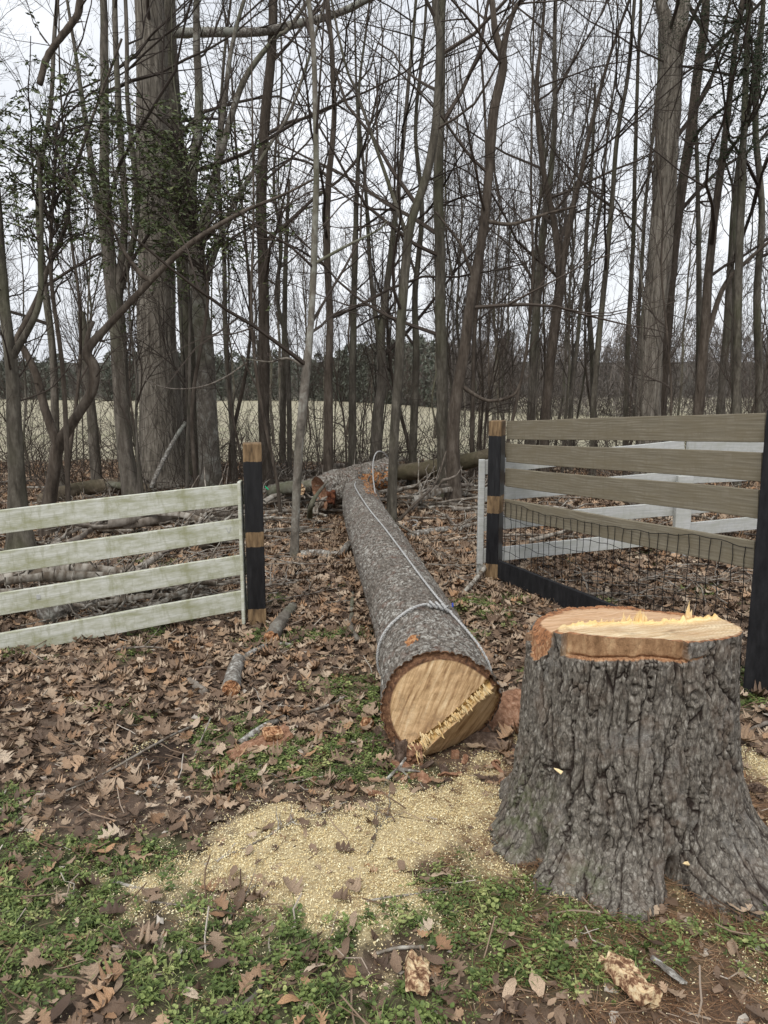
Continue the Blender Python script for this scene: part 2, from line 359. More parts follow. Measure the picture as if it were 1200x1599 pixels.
# ---- green ground cover
b = NB('weed_leaf'); rd = b.rand(); c = b.ramp(rd, [(0, (.075, .105, .028)), (.5, (.16, .21, .058)), (.85, (.28, .34, .11)), (1, (.42, .43, .17))])
c = b.mix(b.ramp(b.noise(b.vec((60, 60, 60)), 1, 3), [(.4, .5), (.6, 0)]), c, (.035, .07, .02)); M['weed'] = b.done(c, .55, spec=.3)
def weed_mesh(seed):
    r = np.random.default_rng(seed); parts = []
    for k in range(15):
        a = r.uniform(0, 6.28); rad = abs(r.normal(0, .022)); hgt = r.uniform(.006, .035); c = np.array([math.cos(a) * rad, math.sin(a) * rad, hgt])
        s = r.uniform(.004, .0095); th = r.uniform(0, 6.28); ti = r.uniform(-.5, .7)
        u = np.array([math.cos(th), math.sin(th), ti * .6]); w_ = np.array([-math.sin(th), math.cos(th), r.uniform(-.3, .3)])
        q = [c - u * s, c - u * s * .2 + w_ * s * .75, c + u * s * .8 + w_ * s * .5, c + u * s * 1.2, c + u * s * .8 - w_ * s * .5, c - u * s * .2 - w_ * s * .75, c + np.array([0, 0, -s * .25])]
        parts.append((np.array(q), [(6, 0, 1), (6, 1, 2), (6, 2, 3), (6, 3, 4), (6, 4, 5), (6, 5, 0)]))
        st = np.array([[c[0] * .4, c[1] * .4, -.01], [c[0] * .4 + .0012, c[1] * .4, -.01], list(c + [.0008, 0, 0])]); parts.append((st, [(0, 1, 2)]))
    for k in range(8):  # a few grass blades
        a = r.uniform(0, 6.28); ln = r.uniform(.03, .07); d = np.array([math.cos(a), math.sin(a), 0]); e = np.array([-d[1], d[0], 0]) * .0013; p0 = d * .005
        parts.append((np.array([p0 - e, p0 + e, p0 + d * ln * .5 + e + [0, 0, ln * .5], p0 + d * ln * .5 - e + [0, 0, ln * .5], p0 + d * ln + [0, 0, ln * .45]]), [(0, 1, 2, 3), (3, 2, 4)]))
    V, F = cat(parts); return mesh('weed_shape', V, F)
WEEDC = lib('weed_shapes', [obj('weed_shape', weed_mesh(s), M['weed']) for s in range(7)])
xx, yy = spread(34000, 1.0, 6.5, .3); keep = (rng.random(len(xx)) < green(xx, yy) * np.where(yy < 2.3, 1.3, .8)) & (rng.random(len(xx)) > saw(xx, yy) * .86) & (np.hypot(xx - SX, yy - SY) > .5) & (logdist(xx, yy) > .22)
xx, yy = xx[keep], yy[keep]; n = len(xx)
scatter('ground_cover', np.stack([xx, yy, H(xx, yy) + .004], 1), flat_rot(n, .15), rng.uniform(.35, 1.0, n), rng.integers(0, 7, n), WEEDC, 'low green chickweed and grass growing among the fallen leaves')

# ---- sawdust, pine needles, litter crumbs
b = NB('sawdust'); M['sawdust'] = b.done(b.ramp(b.rand(), [(0, (.52, .38, .18)), (.3, (.80, .66, .36)), (1, (.93, .87, .62))]), .9)
def chip(seed):
    r = np.random.default_rng(seed); V, F = box(r.uniform(.003, .0065), r.uniform(.0015, .003), r.uniform(.0006, .0015)); return mesh('chip_shape', V + r.normal(0, .0004, V.shape), F)
CHIPC = lib('chip_shapes', [obj('chip_shape', chip(s), M['sawdust']) for s in range(5)])
xx, yy = spread(620000, 1.25, 4.6, .1); sv = saw(xx, yy); halo = np.exp(-(((xx - .25) / 1.15) ** 2 + ((yy - 2.4) / 1.0) ** 2) ** 1.5)
keep = (rng.random(len(xx)) < np.clip(sv * .68 * (.55 + .9 * np.clip(fbm(np.stack([xx, yy, xx * 0], 1) * 9, 401, 3) + .3, 0, .6)) + .07 * halo, 0, 1)) & (np.hypot(xx - SX, yy - SY) > .38)
xx, yy = xx[keep], yy[keep]; n = len(xx)
scatter('sawdust', np.stack([xx, yy, H(xx, yy) + .012 * saw(xx, yy) + rng.uniform(0, .012, n)], 1), flat_rot(n, .6), rng.uniform(.5, 1.25, n), rng.integers(0, 5, n), CHIPC, 'pale yellow sawdust spilled over leaves beside the stump')
b = NB('pine_needle'); M['needle'] = b.done(b.ramp(b.rand(), [(0, (.16, .085, .045)), (.6, (.27, .155, .085)), (1, (.38, .25, .15))]), .8)
def needle(seed):
    r = np.random.default_rng(seed); parts = []
    for k in range(6):
        a = r.uniform(0, 6.28); c = r.normal(0, .02, 3) * (1, 1, .15); ln = r.uniform(.03, .07); t = np.linspace(-.5, .5, 4); be = r.normal(0, .25)
        d = np.array([math.cos(a), math.sin(a), 0]); e = np.array([-d[1], d[0], 0]); parts.append(tubes(c + d * t[:, None] * ln + e * (t[:, None] ** 2) * ln * be, .0006, 3))
    V, F = cat(parts); return mesh('needle_shape', V, F)
NEEDC = lib('needle_shapes', [obj('needle_shape', needle(s), M['needle']) for s in range(5)])
xx, yy = spread(15000, 1.1, 4.5, .1); keep = rng.random(len(xx)) < np.exp(-(np.hypot(xx - .95, yy - 2.15) / .75) ** 4) * .8 + .05
xx, yy = xx[keep], yy[keep]; n = len(xx)
scatter('pine_needles', np.stack([xx, yy, H(xx, yy) + rng.uniform(.006, .018, n)], 1), flat_rot(n, .15), rng.uniform(.7, 1.3, n), rng.integers(0, 5, n), NEEDC, 'reddish brown pine needles round the foot of the stump')
b = NB('crumb'); M['crumb'] = b.done(b.ramp(b.rand(), [(0, (.07, .045, .03)), (.5, (.18, .12, .08)), (.85, (.3, .22, .16)), (1, (.5, .46, .4))]), .9)
def crumb(seed):
    r = np.random.default_rng(seed)
    if seed % 2: t = np.linspace(0, 1, 4)[:, None]; V, F = tubes(np.array([0, 0, 0]) + np.hstack([t * .1, r.normal(0, .006, (4, 1)), r.normal(0, .003, (4, 1))]), .0018, 4); return mesh('crumb_shape', V, F)
    a = np.sort(r.uniform(0, 6.28, 6)); rr = r.uniform(.008, .02, 6); V = np.stack([np.cos(a) * rr, np.sin(a) * rr, r.normal(0, .003, 6)], 1); return mesh('crumb_shape', np.vstack([V, [[0, 0, .004]]]), np.array([(6, i, (i + 1) % 6) for i in range(6)]))
CRC = lib('crumb_shapes', [obj('crumb_shape', crumb(s), M['crumb']) for s in range(8)])
xx, yy = spread(30000, 1.0, 9, .3); keep = (rng.random(len(xx)) > saw(xx, yy) * .85) & (np.hypot(xx - SX, yy - SY) > .42) & (logdist(xx, yy) > .2) ; xx, yy = xx[keep], yy[keep]; n = len(xx)
scatter('leaf_crumbs', np.stack([xx, yy, H(xx, yy) + rng.uniform(.004, .02, n)], 1), flat_rot(n, .3), rng.uniform(.4, 1.5, n), rng.integers(0, 8, n), CRC, 'broken bits of leaf, bark and twig strewn on the ground')
# ------------------------------------------------------------------ wood and bark materials of the felled tree
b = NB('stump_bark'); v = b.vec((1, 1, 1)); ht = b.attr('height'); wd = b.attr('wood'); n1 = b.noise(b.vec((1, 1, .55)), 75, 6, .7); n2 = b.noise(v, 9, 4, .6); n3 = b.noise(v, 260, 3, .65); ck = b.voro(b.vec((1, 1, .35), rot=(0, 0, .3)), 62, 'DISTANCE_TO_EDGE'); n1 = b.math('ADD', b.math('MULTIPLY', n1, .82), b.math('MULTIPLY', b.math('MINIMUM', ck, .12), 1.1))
plate = b.ramp(n1, [(.38, (.045, .036, .029)), (.48, (.115, .098, .079)), (.57, (.21, .185, .152)), (.66, (.43, .405, .355))])
plate = b.mix(b.ramp(n2, [(.5, 0), (.68, .6)]), plate, (.17, .115, .08))
plate = b.mix(b.ramp(b.noise(v, 4.3, 6, .7), [(.56, 0), (.7, .7)]), plate, b.ramp(n3, [(.4, (.16, .15, .135)), (.6, (.42, .42, .40))]))
plate = b.mix(b.math('MULTIPLY', b.attr('moss'), b.ramp(b.noise(v, 30, 4), [(.45, 0), (.6, .8)])), plate, (.10, .12, .045))
fc = b.voro(b.vec((1, 1, .45)), 85, 'F1', 'Color'); plate = b.mix(.55, plate, b.mix(b.ramp(fc, [(.1, 0), (.9, 1)]), b.mix(.5, plate, (.03, .024, .02)), b.mix(.35, plate, (.42, .40, .36))))
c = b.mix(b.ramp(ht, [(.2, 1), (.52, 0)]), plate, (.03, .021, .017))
wood = b.ramp(b.noise(b.vec((1, 1, .3)), 26, 6, .65), [(.3, (.16, .085, .04)), (.5, (.36, .21, .11)), (.66, (.52, .34, .19)), (.8, (.62, .49, .33))])
wood = b.mix(b.attr('orange'), wood, b.ramp(n1, [(.35, (.20, .085, .04)), (.52, (.44, .22, .11)), (.68, (.64, .43, .26))]))
c = b.mix(b.ramp(wd, [(.35, 0), (.6, 1)]), c, wood)
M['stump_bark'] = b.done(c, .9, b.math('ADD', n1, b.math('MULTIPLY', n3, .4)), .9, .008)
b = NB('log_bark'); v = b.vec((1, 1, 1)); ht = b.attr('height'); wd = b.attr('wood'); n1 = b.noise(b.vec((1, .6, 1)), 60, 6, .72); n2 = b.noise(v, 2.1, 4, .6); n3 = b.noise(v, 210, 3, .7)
plate = b.ramp(n1, [(.38, (.048, .038, .030)), (.49, (.12, .098, .078)), (.58, (.215, .185, .155)), (.68, (.50, .475, .43))])
plate = b.mix(b.math('MULTIPLY', b.ramp(b.noise(v, 38, 5, .75), [(.5, 0), (.58, .9)]), b.ramp(b.noise(v, 3.1, 5, .65), [(.38, .15), (.58, 1)])), plate, (.56, .55, .50))
fc = b.voro(b.vec((1, .5, 1)), 60, 'F1', 'Color'); plate = b.mix(.5, plate, b.mix(b.ramp(fc, [(.1, 0), (.9, 1)]), b.mix(.6, plate, (.03, .024, .02)), b.mix(.3, plate, (.42, .40, .36))))
plate = b.mix(b.ramp(b.noise(v, 13, 4), [(.55, 0), (.72, .6)]), plate, (.17, .10, .075))
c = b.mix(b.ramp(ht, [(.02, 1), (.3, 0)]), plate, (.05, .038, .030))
wood = b.ramp(n1, [(.36, (.12, .045, .022)), (.5, (.42, .19, .08)), (.62, (.66, .40, .20)), (.75, (.75, .6, .42))])
c = b.mix(b.ramp(wd, [(.35, 0), (.6, 1)]), c, wood)
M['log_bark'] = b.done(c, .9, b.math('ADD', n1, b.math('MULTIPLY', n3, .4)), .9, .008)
def cutmat(name, front, grain_scale, rim=(.17, .085, .045), rear=None, ringy=False):
    """attributes: g1 along the grain marks, g2 across, rr radius fraction, rear 0..1"""
    b = NB(name); cb = b.n('ShaderNodeCombineXYZ'); b.put(cb.inputs[0], b.attr('g1')); b.put(cb.inputs[1], b.attr('g2')); m = b.n('ShaderNodeMapping'); b.t.links.new(cb.outputs[0], m.inputs[0]); m.inputs['Scale'].default_value = grain_scale
    g = b.noise(m.outputs[0], 1, 7, .68, .35); f = b.noise(b.vec((1, 1, 1)), 240, 3, .7); l = b.noise(b.vec((1, 1, 1)), 7, 4)
    c = b.ramp(g, front)
    if ringy:
        rg = b.n('ShaderNodeTexWave', wave_type='BANDS'); cx = b.n('ShaderNodeCombineXYZ'); b.put(cx.inputs[0], b.attr('rr')); b.t.links.new(cx.outputs[0], rg.inputs['Vector'])
        rg.inputs['Scale'].default_value = 9; rg.inputs['Distortion'].default_value = 1.2; rg.inputs['Detail'].default_value = 3
        c = b.mix(b.ramp(rg.outputs[1], [(.2, .28), (.7, 0)]), c, (.36, .22, .1))
    c = b.mix(b.ramp(f, [(.4, .5), (.55, 0)]), c, b.mix(.5, c, (.42, .27, .12)))
    c = b.mix(b.ramp(l, [(.45, 0), (.7, .55)]), c, (.46, .29, .16)); c = b.mix(b.ramp(b.noise(b.vec((1, 1, 1)), 15, 5, .7), [(.55, 0), (.68, .5)]), c, (.22, .15, .09))
    if rear: c = b.mix(b.attr('rear'), c, b.ramp(g, rear))
    c = b.mix(b.attr('hot'), c, b.ramp(g, [(.3, (.62, .36, .11)), (.5, (.88, .64, .29)), (.7, (.93, .80, .50))]))
    c = b.mix(b.ramp(b.math('ADD', b.attr('rr'), b.math('MULTIPLY', l, .07)), [(.93, 0), (.955, 1)]), c, b.ramp(b.noise(b.vec((1, 1, 1)), 60, 5, .7), [(.35, (.06, .032, .02)), (.55, rim), (.75, (.42, .27, .16))]))
    M[name] = b.done(c, .75, b.math('ADD', g, b.math('MULTIPLY', f, .5)), .7, .006); return M[name]
cutmat('stump_cut', [(.32, (.44, .29, .15)), (.46, (.68, .50, .30)), (.58, (.84, .70, .47)), (.75, (.90, .82, .62))], (5, 70, 1), rim=(.38, .17, .075), rear=[(.3, (.36, .20, .10)), (.5, (.60, .38, .22)), (.7, (.76, .56, .38))], ringy=True)
cutmat('log_cut', [(.34, (.20, .115, .06)), (.43, (.44, .28, .145)), (.54, (.70, .49, .28)), (.70, (.86, .69, .45))], (2.5, 26, 1), rear=[(.35, (.30, .18, .085)), (.5, (.54, .37, .20)), (.65, (.68, .50, .30))])
b = NB('splinter'); g = b.noise(b.vec((60, 60, 8)), 1, 4); M['splinter'] = b.done(b.mix(b.rand(), b.ramp(g, [(.3, (.60, .36, .13)), (.6, (.88, .66, .33))]), b.ramp(g, [(.3, (.74, .52, .24)), (.6, (.93, .81, .53))])), .7, g, .4, .002)
def spike(seed, n=4):
    r = np.random.default_rng(seed); a = np.array([[-.5, -.22], [.5, -.22], [.5, .22], [-.5, .22]]); V = np.vstack([np.hstack([a, np.zeros((4, 1))]), np.hstack([a * (.75, .8) + r.normal(0, .07, 2), np.full((4, 1), .5) + r.normal(0, .05, (4, 1))]), [[r.uniform(-.3, .3), 0, 1], [r.uniform(-.1, .4), 0, r.uniform(.7, .95)]]])
    F = [(0, 1, 5, 4), (1, 2, 6, 5), (2, 3, 7, 6), (3, 0, 4, 7), (4, 5, 9, 8), (5, 6, 9), (6, 7, 8, 9), (7, 4, 8)]
    me = mesh('splinter', V, F); me.materials.append(M['splinter']); return me
spikes = [spike(s) for s in range(7)]

# ------------------------------------------------------------------ the stump
gz = Hs(SX, SY); ZC = .787
def wrap(a): return (a + math.pi) % (2 * math.pi) - math.pi
stump = thing('tree_stump', 'wide freshly cut stump with furrowed grey bark and splintered top', 'tree stump', (SX, SY, gz))
NTS = 720; TH = np.linspace(-math.pi, math.pi, NTS, endpoint=False)
lobes = [(R(200), .05, .4), (R(-30), .20, .36), (R(-60), .10, .24), (R(-104), .12, .32), (R(-133), .09, .2), (R(88), .22, .3), (R(38), .25, .3), (R(140), .06, .3), (R(-160), .02, .3)]
def stump_r(th, h):
    ht = np.clip(h, 0, 1)
    r = .317 + .012 * np.cos(2 * th + .6) + .008 * np.cos(3 * th + 2) + .035 * (1 - np.clip(h / .8, 0, 1)) ** 1.5
    fl = sum(a * np.exp(-(wrap(th - c) / w_) ** 2) for c, a, w_ in lobes) + .03
    r = r + fl * (np.exp(-ht / .085) * .95 + .23 * np.exp(-ht / .26))
    for c, hh, d_, wa, wh in ((R(-80), .02, .13, .075, .06), (R(-143), .03, .10, .07, .06), (R(-112), .13, .035, .07, .03)): r = r - d_ * np.exp(-(wrap(th - c) / wa) ** 2 - ((ht - hh) / wh) ** 2)
    return r
def top_z(x_, y_):       # height of the cut above the stump's foot; x_, y_ from its centre
    zt = ZC - gz - .10 * y_; hl = y_ - (-.055 + .31 * x_) + .03 * np.sin(x_ * 9)   # >0 behind the hinge
    return zt, hl
rt = stump_r(TH, np.full(NTS, .8)); zt, hl = top_z(rt * np.cos(TH), rt * np.sin(TH))
rim_n = fbm(np.stack([np.cos(TH) * 4, np.sin(TH) * 4, TH * 0], 1), 5, 4)
ztop = zt - .018 * (hl > 0) + .010 * rim_n - .05 * np.exp(-(wrap(TH - R(-168)) / .16) ** 2) - .02 * np.exp(-(wrap(TH - R(170)) / .3) ** 2)
NZ = 340; tt = np.linspace(0, 1, NZ); tt = tt ** .9
zz = -.10 + tt[:, None] * (ztop[None, :] + .10); th2 = np.broadcast_to(TH, zz.shape)
rr = stump_r(th2, zz)
px_, py_, pz_ = (rr * np.cos(th2)).ravel(), (rr * np.sin(th2)).ravel(), zz.ravel()
ang = th2.ravel(); arc = .36
q3 = np.stack([np.cos(ang) * arc, np.sin(ang) * arc, pz_], 1)
wr = np.stack([fbm(q3 * 9, 61, 3), fbm(q3 * 9 + 5, 62, 3), fbm(q3 * (9, 9, 5) + 9, 63, 3)], 1)
f1, f2, cid = voro(q3 * (20, 20, 3.4) + np.stack([wr[:, 0] * .55, wr[:, 1] * .55, wr[:, 2] * .1], 1) + .16 * fbm(q3 * 70, 310, 2)[:, None] * (1, 1, 0), 3); e1 = np.abs(fbm(q3 * (17, 17, 2.5) + wr * (1.0, 1.0, .6), 301, 4)); e2 = np.abs(fbm(q3 * (26, 26, 8) + wr, 305, 3)); s1 = np.abs(fbm(np.stack([q3[:, 0] * 26 + wr[:, 0] * .4, q3[:, 1] * 26 + wr[:, 1] * .4, q3[:, 2] * 2.2], 1), 321, 2)); pl = np.clip((f2 - f1) * 7, 0, 1) ** .6 * (.45 + .55 * sstep(0, .07, s1))
g1_, g2_, cid2 = voro(q3 * (52, 52, 19) + wr * 2, 9); fine = np.clip((g2_ - g1_) * 2, 0, 1)
flk = fbm(q3 * (20, 20, 14) + wr * 2, 33, 4); flk = (np.floor(flk * 8) + sstep(.75, 1, (flk * 8) % 1)) / 8; hgt = np.clip(pl * (.80 + .06 * fine + .14 * cid + .22 * flk), 0, 1.3)
rough = fbm(q3 * (45, 45, 30), 71, 4)
d_top = (ztop[None, :] - zz).ravel()
low = fbm(q3 * (8, 8, 3), 12, 3)
front = sstep(R(-149), R(-141), ang) * (1 - sstep(R(-82), R(-72), ang + .12 * low))
edge_ = (.062 - .012 * (ang + R(110))) + .014 * fbm(q3 * (14, 14, 0), 91, 3)
lip = front * (d_top < edge_); kerf = np.exp(-((d_top - edge_) / .006) ** 2) * sstep(R(-146), R(-140), ang) * (1 - sstep(R(-68), R(-52), ang))
left = np.exp(-(wrap(ang - R(-170)) / .28) ** 2) * (d_top < .045 + .02 * rim_n.mean() + .02 * low) + (wrap(ang - R(150)) > -.4) * (wrap(ang - R(150)) < .5) * (d_top < .018)
left = np.clip(left * 1.6, 0, 1)
wood = np.clip(np.maximum(lip, left) + .6 * kerf, 0, 1)
disp = np.where(lip > .5, -.016 + .004 * rough, np.where(left > .5, -.012 + .006 * rough, .019 * hgt - .008 + .005 * rough + .003 * flk + .002 * (cid2 - .5))) - .012 * kerf
for ka, kh, kr in ((R(-103), .615, .028), (R(-70), .60, .024), (R(-64), .30, .026), (R(-118), .19, .03)):   # old knots in the bark
    dk = np.hypot(wrap(ang - ka) * .34, (pz_ - kh)); disp = disp + .010 * np.cos(np.clip(dk / kr, 0, 3) * 5) * np.exp(-(dk / kr / 1.3) ** 2) * (wood < .5)
disp = disp - .010 * np.exp(-(wrap(ang - R(-131)) / .10) ** 2 - ((pz_ - .13) / .09) ** 2)
rad = np.hypot(px_, py_) + disp
V = np.stack([rad * np.cos(ang), rad * np.sin(ang), pz_ + .002 * rough], 1)
i = np.arange(NZ - 1)[:, None] * NTS + np.arange(NTS)[None, :]; j = np.arange(NZ - 1)[:, None] * NTS + (np.arange(NTS)[None, :] + 1) % NTS
Q = np.stack([i, j, j + NTS, i + NTS], -1).reshape(-1, 4)
moss = np.exp(-(wrap(ang - R(-158)) / .35) ** 2) * np.exp(-((pz_ - .12) / .13) ** 2) + .8 * np.exp(-(wrap(ang - R(-118)) / .12) ** 2 - ((pz_ - .05) / .04) ** 2)
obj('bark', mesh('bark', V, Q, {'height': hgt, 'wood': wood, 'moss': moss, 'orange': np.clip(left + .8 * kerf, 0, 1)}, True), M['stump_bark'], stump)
rimV = V.reshape(NZ, NTS, 3)[-1]
NRr = 90; fr = np.linspace(1, 0, NRr)[:, None, None]
D = np.concatenate([np.repeat(rimV[None, :, :2], NRr, 0) * fr], 0); zt, hl = top_z(D[..., 0], D[..., 1]); fl_ = np.broadcast_to(fr[..., 0], hl.shape)
p2 = np.stack([D[..., 0].ravel(), D[..., 1].ravel(), D[..., 0].ravel() * 0], 1); nn = fbm(p2 * (6, 30, 1), 4, 4).reshape(hl.shape); nf = fbm(p2 * 40, 6, 3).reshape(hl.shape)
rear = sstep(-.005, .012, hl); hinge = np.exp(-((hl - .0) / .028) ** 2)
Z = zt - .022 * rear + .003 * nn + .003 * nf + hinge * (.011 + .03 * np.clip(fbm(p2 * (60, 12, 1), 14, 3).reshape(hl.shape), 0, 1)) * sstep(-.3, -.2, D[..., 0])
bl = sstep(.90, 1.0, fl_); Z = Z * (1 - bl) + rimV[None, :, 2] * bl
V = np.stack([D[..., 0], D[..., 1], Z], -1).reshape(-1, 3)
i = np.arange(NRr - 1)[:, None] * NTS + np.arange(NTS)[None, :]; j = np.arange(NRr - 1)[:, None] * NTS + (np.arange(NTS)[None, :] + 1) % NTS
Q = np.stack([i, j, j + NTS, i + NTS], -1).reshape(-1, 4)
darkrim = np.clip(fl_ - .05 * (1 - rear) - .03 * sstep(R(-60), R(-20), np.broadcast_to(TH, hl.shape)) * (1 - rear), 0, 1)
obj('cut_face', mesh('cut_face', V, Q, {'g1': (D[..., 0] * .93 + D[..., 1] * .36).ravel(), 'g2': (D[..., 1] * .93 - D[..., 0] * .36).ravel(), 'rr': darkrim.ravel(), 'rear': rear.ravel(), 'hot': np.clip(hinge * 1.3, 0, 1).ravel() * sstep(-.33, -.2, D[..., 0]).ravel()}, True), M['stump_cut'], stump)
r_ = np.random.default_rng(3)
for k in range(70):
    xx_ = r_.uniform(-.22, .26); yy_ = -.055 + .31 * xx_ - .03 * math.sin(xx_ * 9) + r_.normal(0, .006)
    hh = r_.uniform(.008, .026)
    if -.035 < xx_ < .045: hh = r_.uniform(.03, .058)
    if .175 < xx_ < .2: hh = r_.uniform(.03, .05)
    o = obj('splinter', spikes[k % 7], parent=stump, loc=(xx_, yy_, ZC - gz - .1 * yy_ - .004)); o.scale = (r_.uniform(.008, .02), r_.uniform(.006, .012), hh); o.rotation_euler = (r_.normal(0, .12), r_.normal(0, .12), .4 + r_.normal(0, .2))
o = obj('splinter', spikes[1], parent=stump, loc=(.188, -.02, ZC - gz - .006)); o.scale = (.018, .012, .085); o.rotation_euler = (0, .05, .3)
for o_, (a_, hh_) in enumerate(((R(-137), .32), (R(-75), .09))):
    rr_ = float(stump_r(np.array([a_]), np.array([hh_]))[0]) + .022; o = obj('wood_chip', spikes[o_], parent=stump, loc=(rr_ * math.cos(a_), rr_ * math.sin(a_), hh_)); o.scale = (.012, .012, .03); o.rotation_euler = (1.2, .5, a_)

# ------------------------------------------------------------------ the felled trunk
z0, z1 = Hs(*LOGA) + LR - .015, Hs(*LOGB) + LR + .01
A0 = np.array([*LOGA, z0]); A1 = np.array([*LOGB, z1]); AX = norm(A1 - A0); LL = float(np.linalg.norm(A1 - A0)); RU = norm(np.cross(AX, [0, 0, 1.])); RV = np.cross(RU, AX)
def log_pt(s, phi, r):
    s, phi, r = np.broadcast_arrays(s, phi, r); bend = .03 * np.sin(s * 1.1)
    return A0 + s[..., None] * AX + (r * np.cos(phi) + bend)[..., None] * RU + (r * np.sin(phi))[..., None] * RV
def log_r(s, phi): return LR * (1 - .028 * s) + .010 * np.cos(2 * phi + 1) + .008 * np.sin(s * 2.1 + phi) + .02 * np.exp(-s / .25)
QN = np.array([.70, -.715]); Q0 = .27
def near_s(u, v_):      # u, v as fractions of the radius
    q = u * QN[0] + v_ * QN[1]; return np.where(q < Q0, .07 * (Q0 - q) * LR * 2, 0.95 * (q - Q0) * LR), q
logt = thing('felled_trunk', 'long felled tree trunk lying on the leaves with its sawn butt facing out', 'felled trunk', A0)
NT, NS = 260, 420; PH = np.linspace(0, 2 * math.pi, NT, endpoint=False)
s_n, _ = near_s(np.cos(PH), np.sin(PH)); s_n = s_n + .006 * fbm(np.stack([np.cos(PH) * 5, np.sin(PH) * 5, PH * 0], 1), 8, 4)
s_f = LL + .12 * fbm(np.stack([np.cos(PH) * 3, np.sin(PH) * 3, PH * 0], 1), 18, 4)
tt = (np.exp(np.linspace(0, 1, NS) * 1.9) - 1) / (math.exp(1.9) - 1)
S2 = s_n[None] + tt[:, None] * (s_f - s_n)[None]; P2 = np.broadcast_to(PH, S2.shape)
q3 = np.stack([(np.cos(P2) * LR).ravel(), S2.ravel(), (np.sin(P2) * LR).ravel()], 1)
wr = np.stack([fbm(q3 * 14, 61, 3), fbm(q3 * (14, 8, 14) + 5, 62, 3), fbm(q3 * 14 + 9, 63, 3)], 1)
f1, f2, cid = voro(q3 * (25, 8, 25) + wr * .8, 4); pl = np.clip((f2 - f1) * 5, 0, 1) ** .6; hgt = pl * (.6 + .4 * cid)
rough = fbm(q3 * 48, 71, 4)
wood = np.zeros(len(hgt)); sF, pF = S2.ravel(), P2.ravel()
wood = np.maximum(wood, ((sF > LL - .95) & (np.abs(pF - 1.05) < .42 + .2 * rough) & (rough + .25 * fbm(q3 * 5, 3, 2) > -.15)) * 1.)
dpk = np.hypot((pF - 2.05) * LR / .035, (sF - .30) / .055); wood = np.maximum(wood, (dpk + rough * .8 < 1) * 1.)
disp = .015 * hgt + .006 * rough - .005 - .014 * wood
C = log_pt(S2, P2, log_r(S2, P2) + disp.reshape(S2.shape)); V = C.reshape(-1, 3) - A0
i = np.arange(NS - 1)[:, None] * NT + np.arange(NT)[None]; j = np.arange(NS - 1)[:, None] * NT + (np.arange(NT)[None] + 1) % NT
Q = np.stack([i, j, j + NT, i + NT], -1).reshape(-1, 4)
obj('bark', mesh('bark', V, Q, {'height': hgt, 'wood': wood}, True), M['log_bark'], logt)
NK = 80; fr = np.linspace(1, 0, NK)[:, None]; UU = fr * np.cos(PH); VV = fr * np.sin(PH); sn, qq = near_s(UU, VV); FR = np.broadcast_to(fr, UU.shape)
tq = np.stack([UU.ravel(), VV.ravel(), UU.ravel() * 0], 1); gl = UU * QN[1] * -1 + VV * QN[0]   # along the ridge
nn = fbm(tq * (9, 9, 1), 4, 4).reshape(UU.shape); nn2 = fbm(np.stack([(gl * 30).ravel(), (qq * 6).ravel(), tq[:, 2]], 1), 24, 3).reshape(UU.shape)
wid_ = .15 + .12 * sstep(0, -1, gl); torn = sstep(Q0 - wid_ - .02, Q0 - wid_ + .02, qq + .02 * nn2) * (1 - sstep(Q0 - .03, Q0, qq))
sn = sn + .004 * nn + torn * (.03 + .035 * nn2) + .01 * sstep(.9, .93, FR + .02 * nn) * (FR < .985)
Rf = log_r(sn * 0 + s_n[None], np.broadcast_to(PH, UU.shape)) + disp.reshape(S2.shape)[0][None] * sstep(.93, 1, FR)
bl = sstep(.985, 1, FR); sn = sn * (1 - bl) + s_n[None] * bl
C = A0 + sn[..., None] * AX + (Rf * UU + .0)[..., None] * RU + (Rf * VV)[..., None] * RV
i = np.arange(NK - 1)[:, None] * NT + np.arange(NT)[None]; j = np.arange(NK - 1)[:, None] * NT + (np.arange(NT)[None] + 1) % NT
Q = np.stack([i, i + NT, j + NT, j], -1).reshape(-1, 4)
thick = .035 * (1 + .6 * np.cos(P2[0] - 2.6))[None]
obj('cut_face', mesh('cut_face', C.reshape(-1, 3) - A0, Q, {'g1': (gl * .86 + qq * -.35).ravel() * .5, 'g2': (qq * .86 + gl * .35).ravel() * .5, 'rr': (FR + thick - .035 - .07 * (qq > Q0) + .03).ravel(), 'rear': (qq > Q0).astype(float).ravel(), 'hot': np.clip(torn * 1.2, 0, 1).ravel()}, False), M['log_cut'], logt)
r_ = np.random.default_rng(5)
for k in range(130):
    g = r_.choice([-.8, -.62, -.55, -.35, -.1, .05, .3, .42, .66, .78]) + r_.normal(0, .06); wq = .05 + .05 * abs(math.sin(g * 9)); q = Q0 - .02 - abs(r_.normal(0, wq)) - (.09 if g < -.4 else 0); u, v_ = -QN[1] * g + QN[0] * q, QN[0] * g + QN[1] * q
    u, v_ = (0.715 * g + .70 * q), (.70 * g - .715 * q)
    if u * u + v_ * v_ > .85: continue
    ln = r_.uniform(.008, .03) * (.6 + abs(math.sin(g * 13))) * (1.5 if g < -.5 else 1); p = A0 + LR * u * RU + LR * v_ * RV + .012 * AX
    o = obj('splinter', spikes[k % 7], parent=logt, loc=p - A0); o.scale = (r_.uniform(.006, .016), r_.uniform(.005, .01), ln)
    d = Vector((-AX * .8 + (RU * QN[0] + RV * QN[1]) * r_.uniform(.3, .9) + r_.normal(0, .12, 3))); o.rotation_mode = 'QUATERNION'; o.rotation_quaternion = d.to_track_quat('Z', 'X')
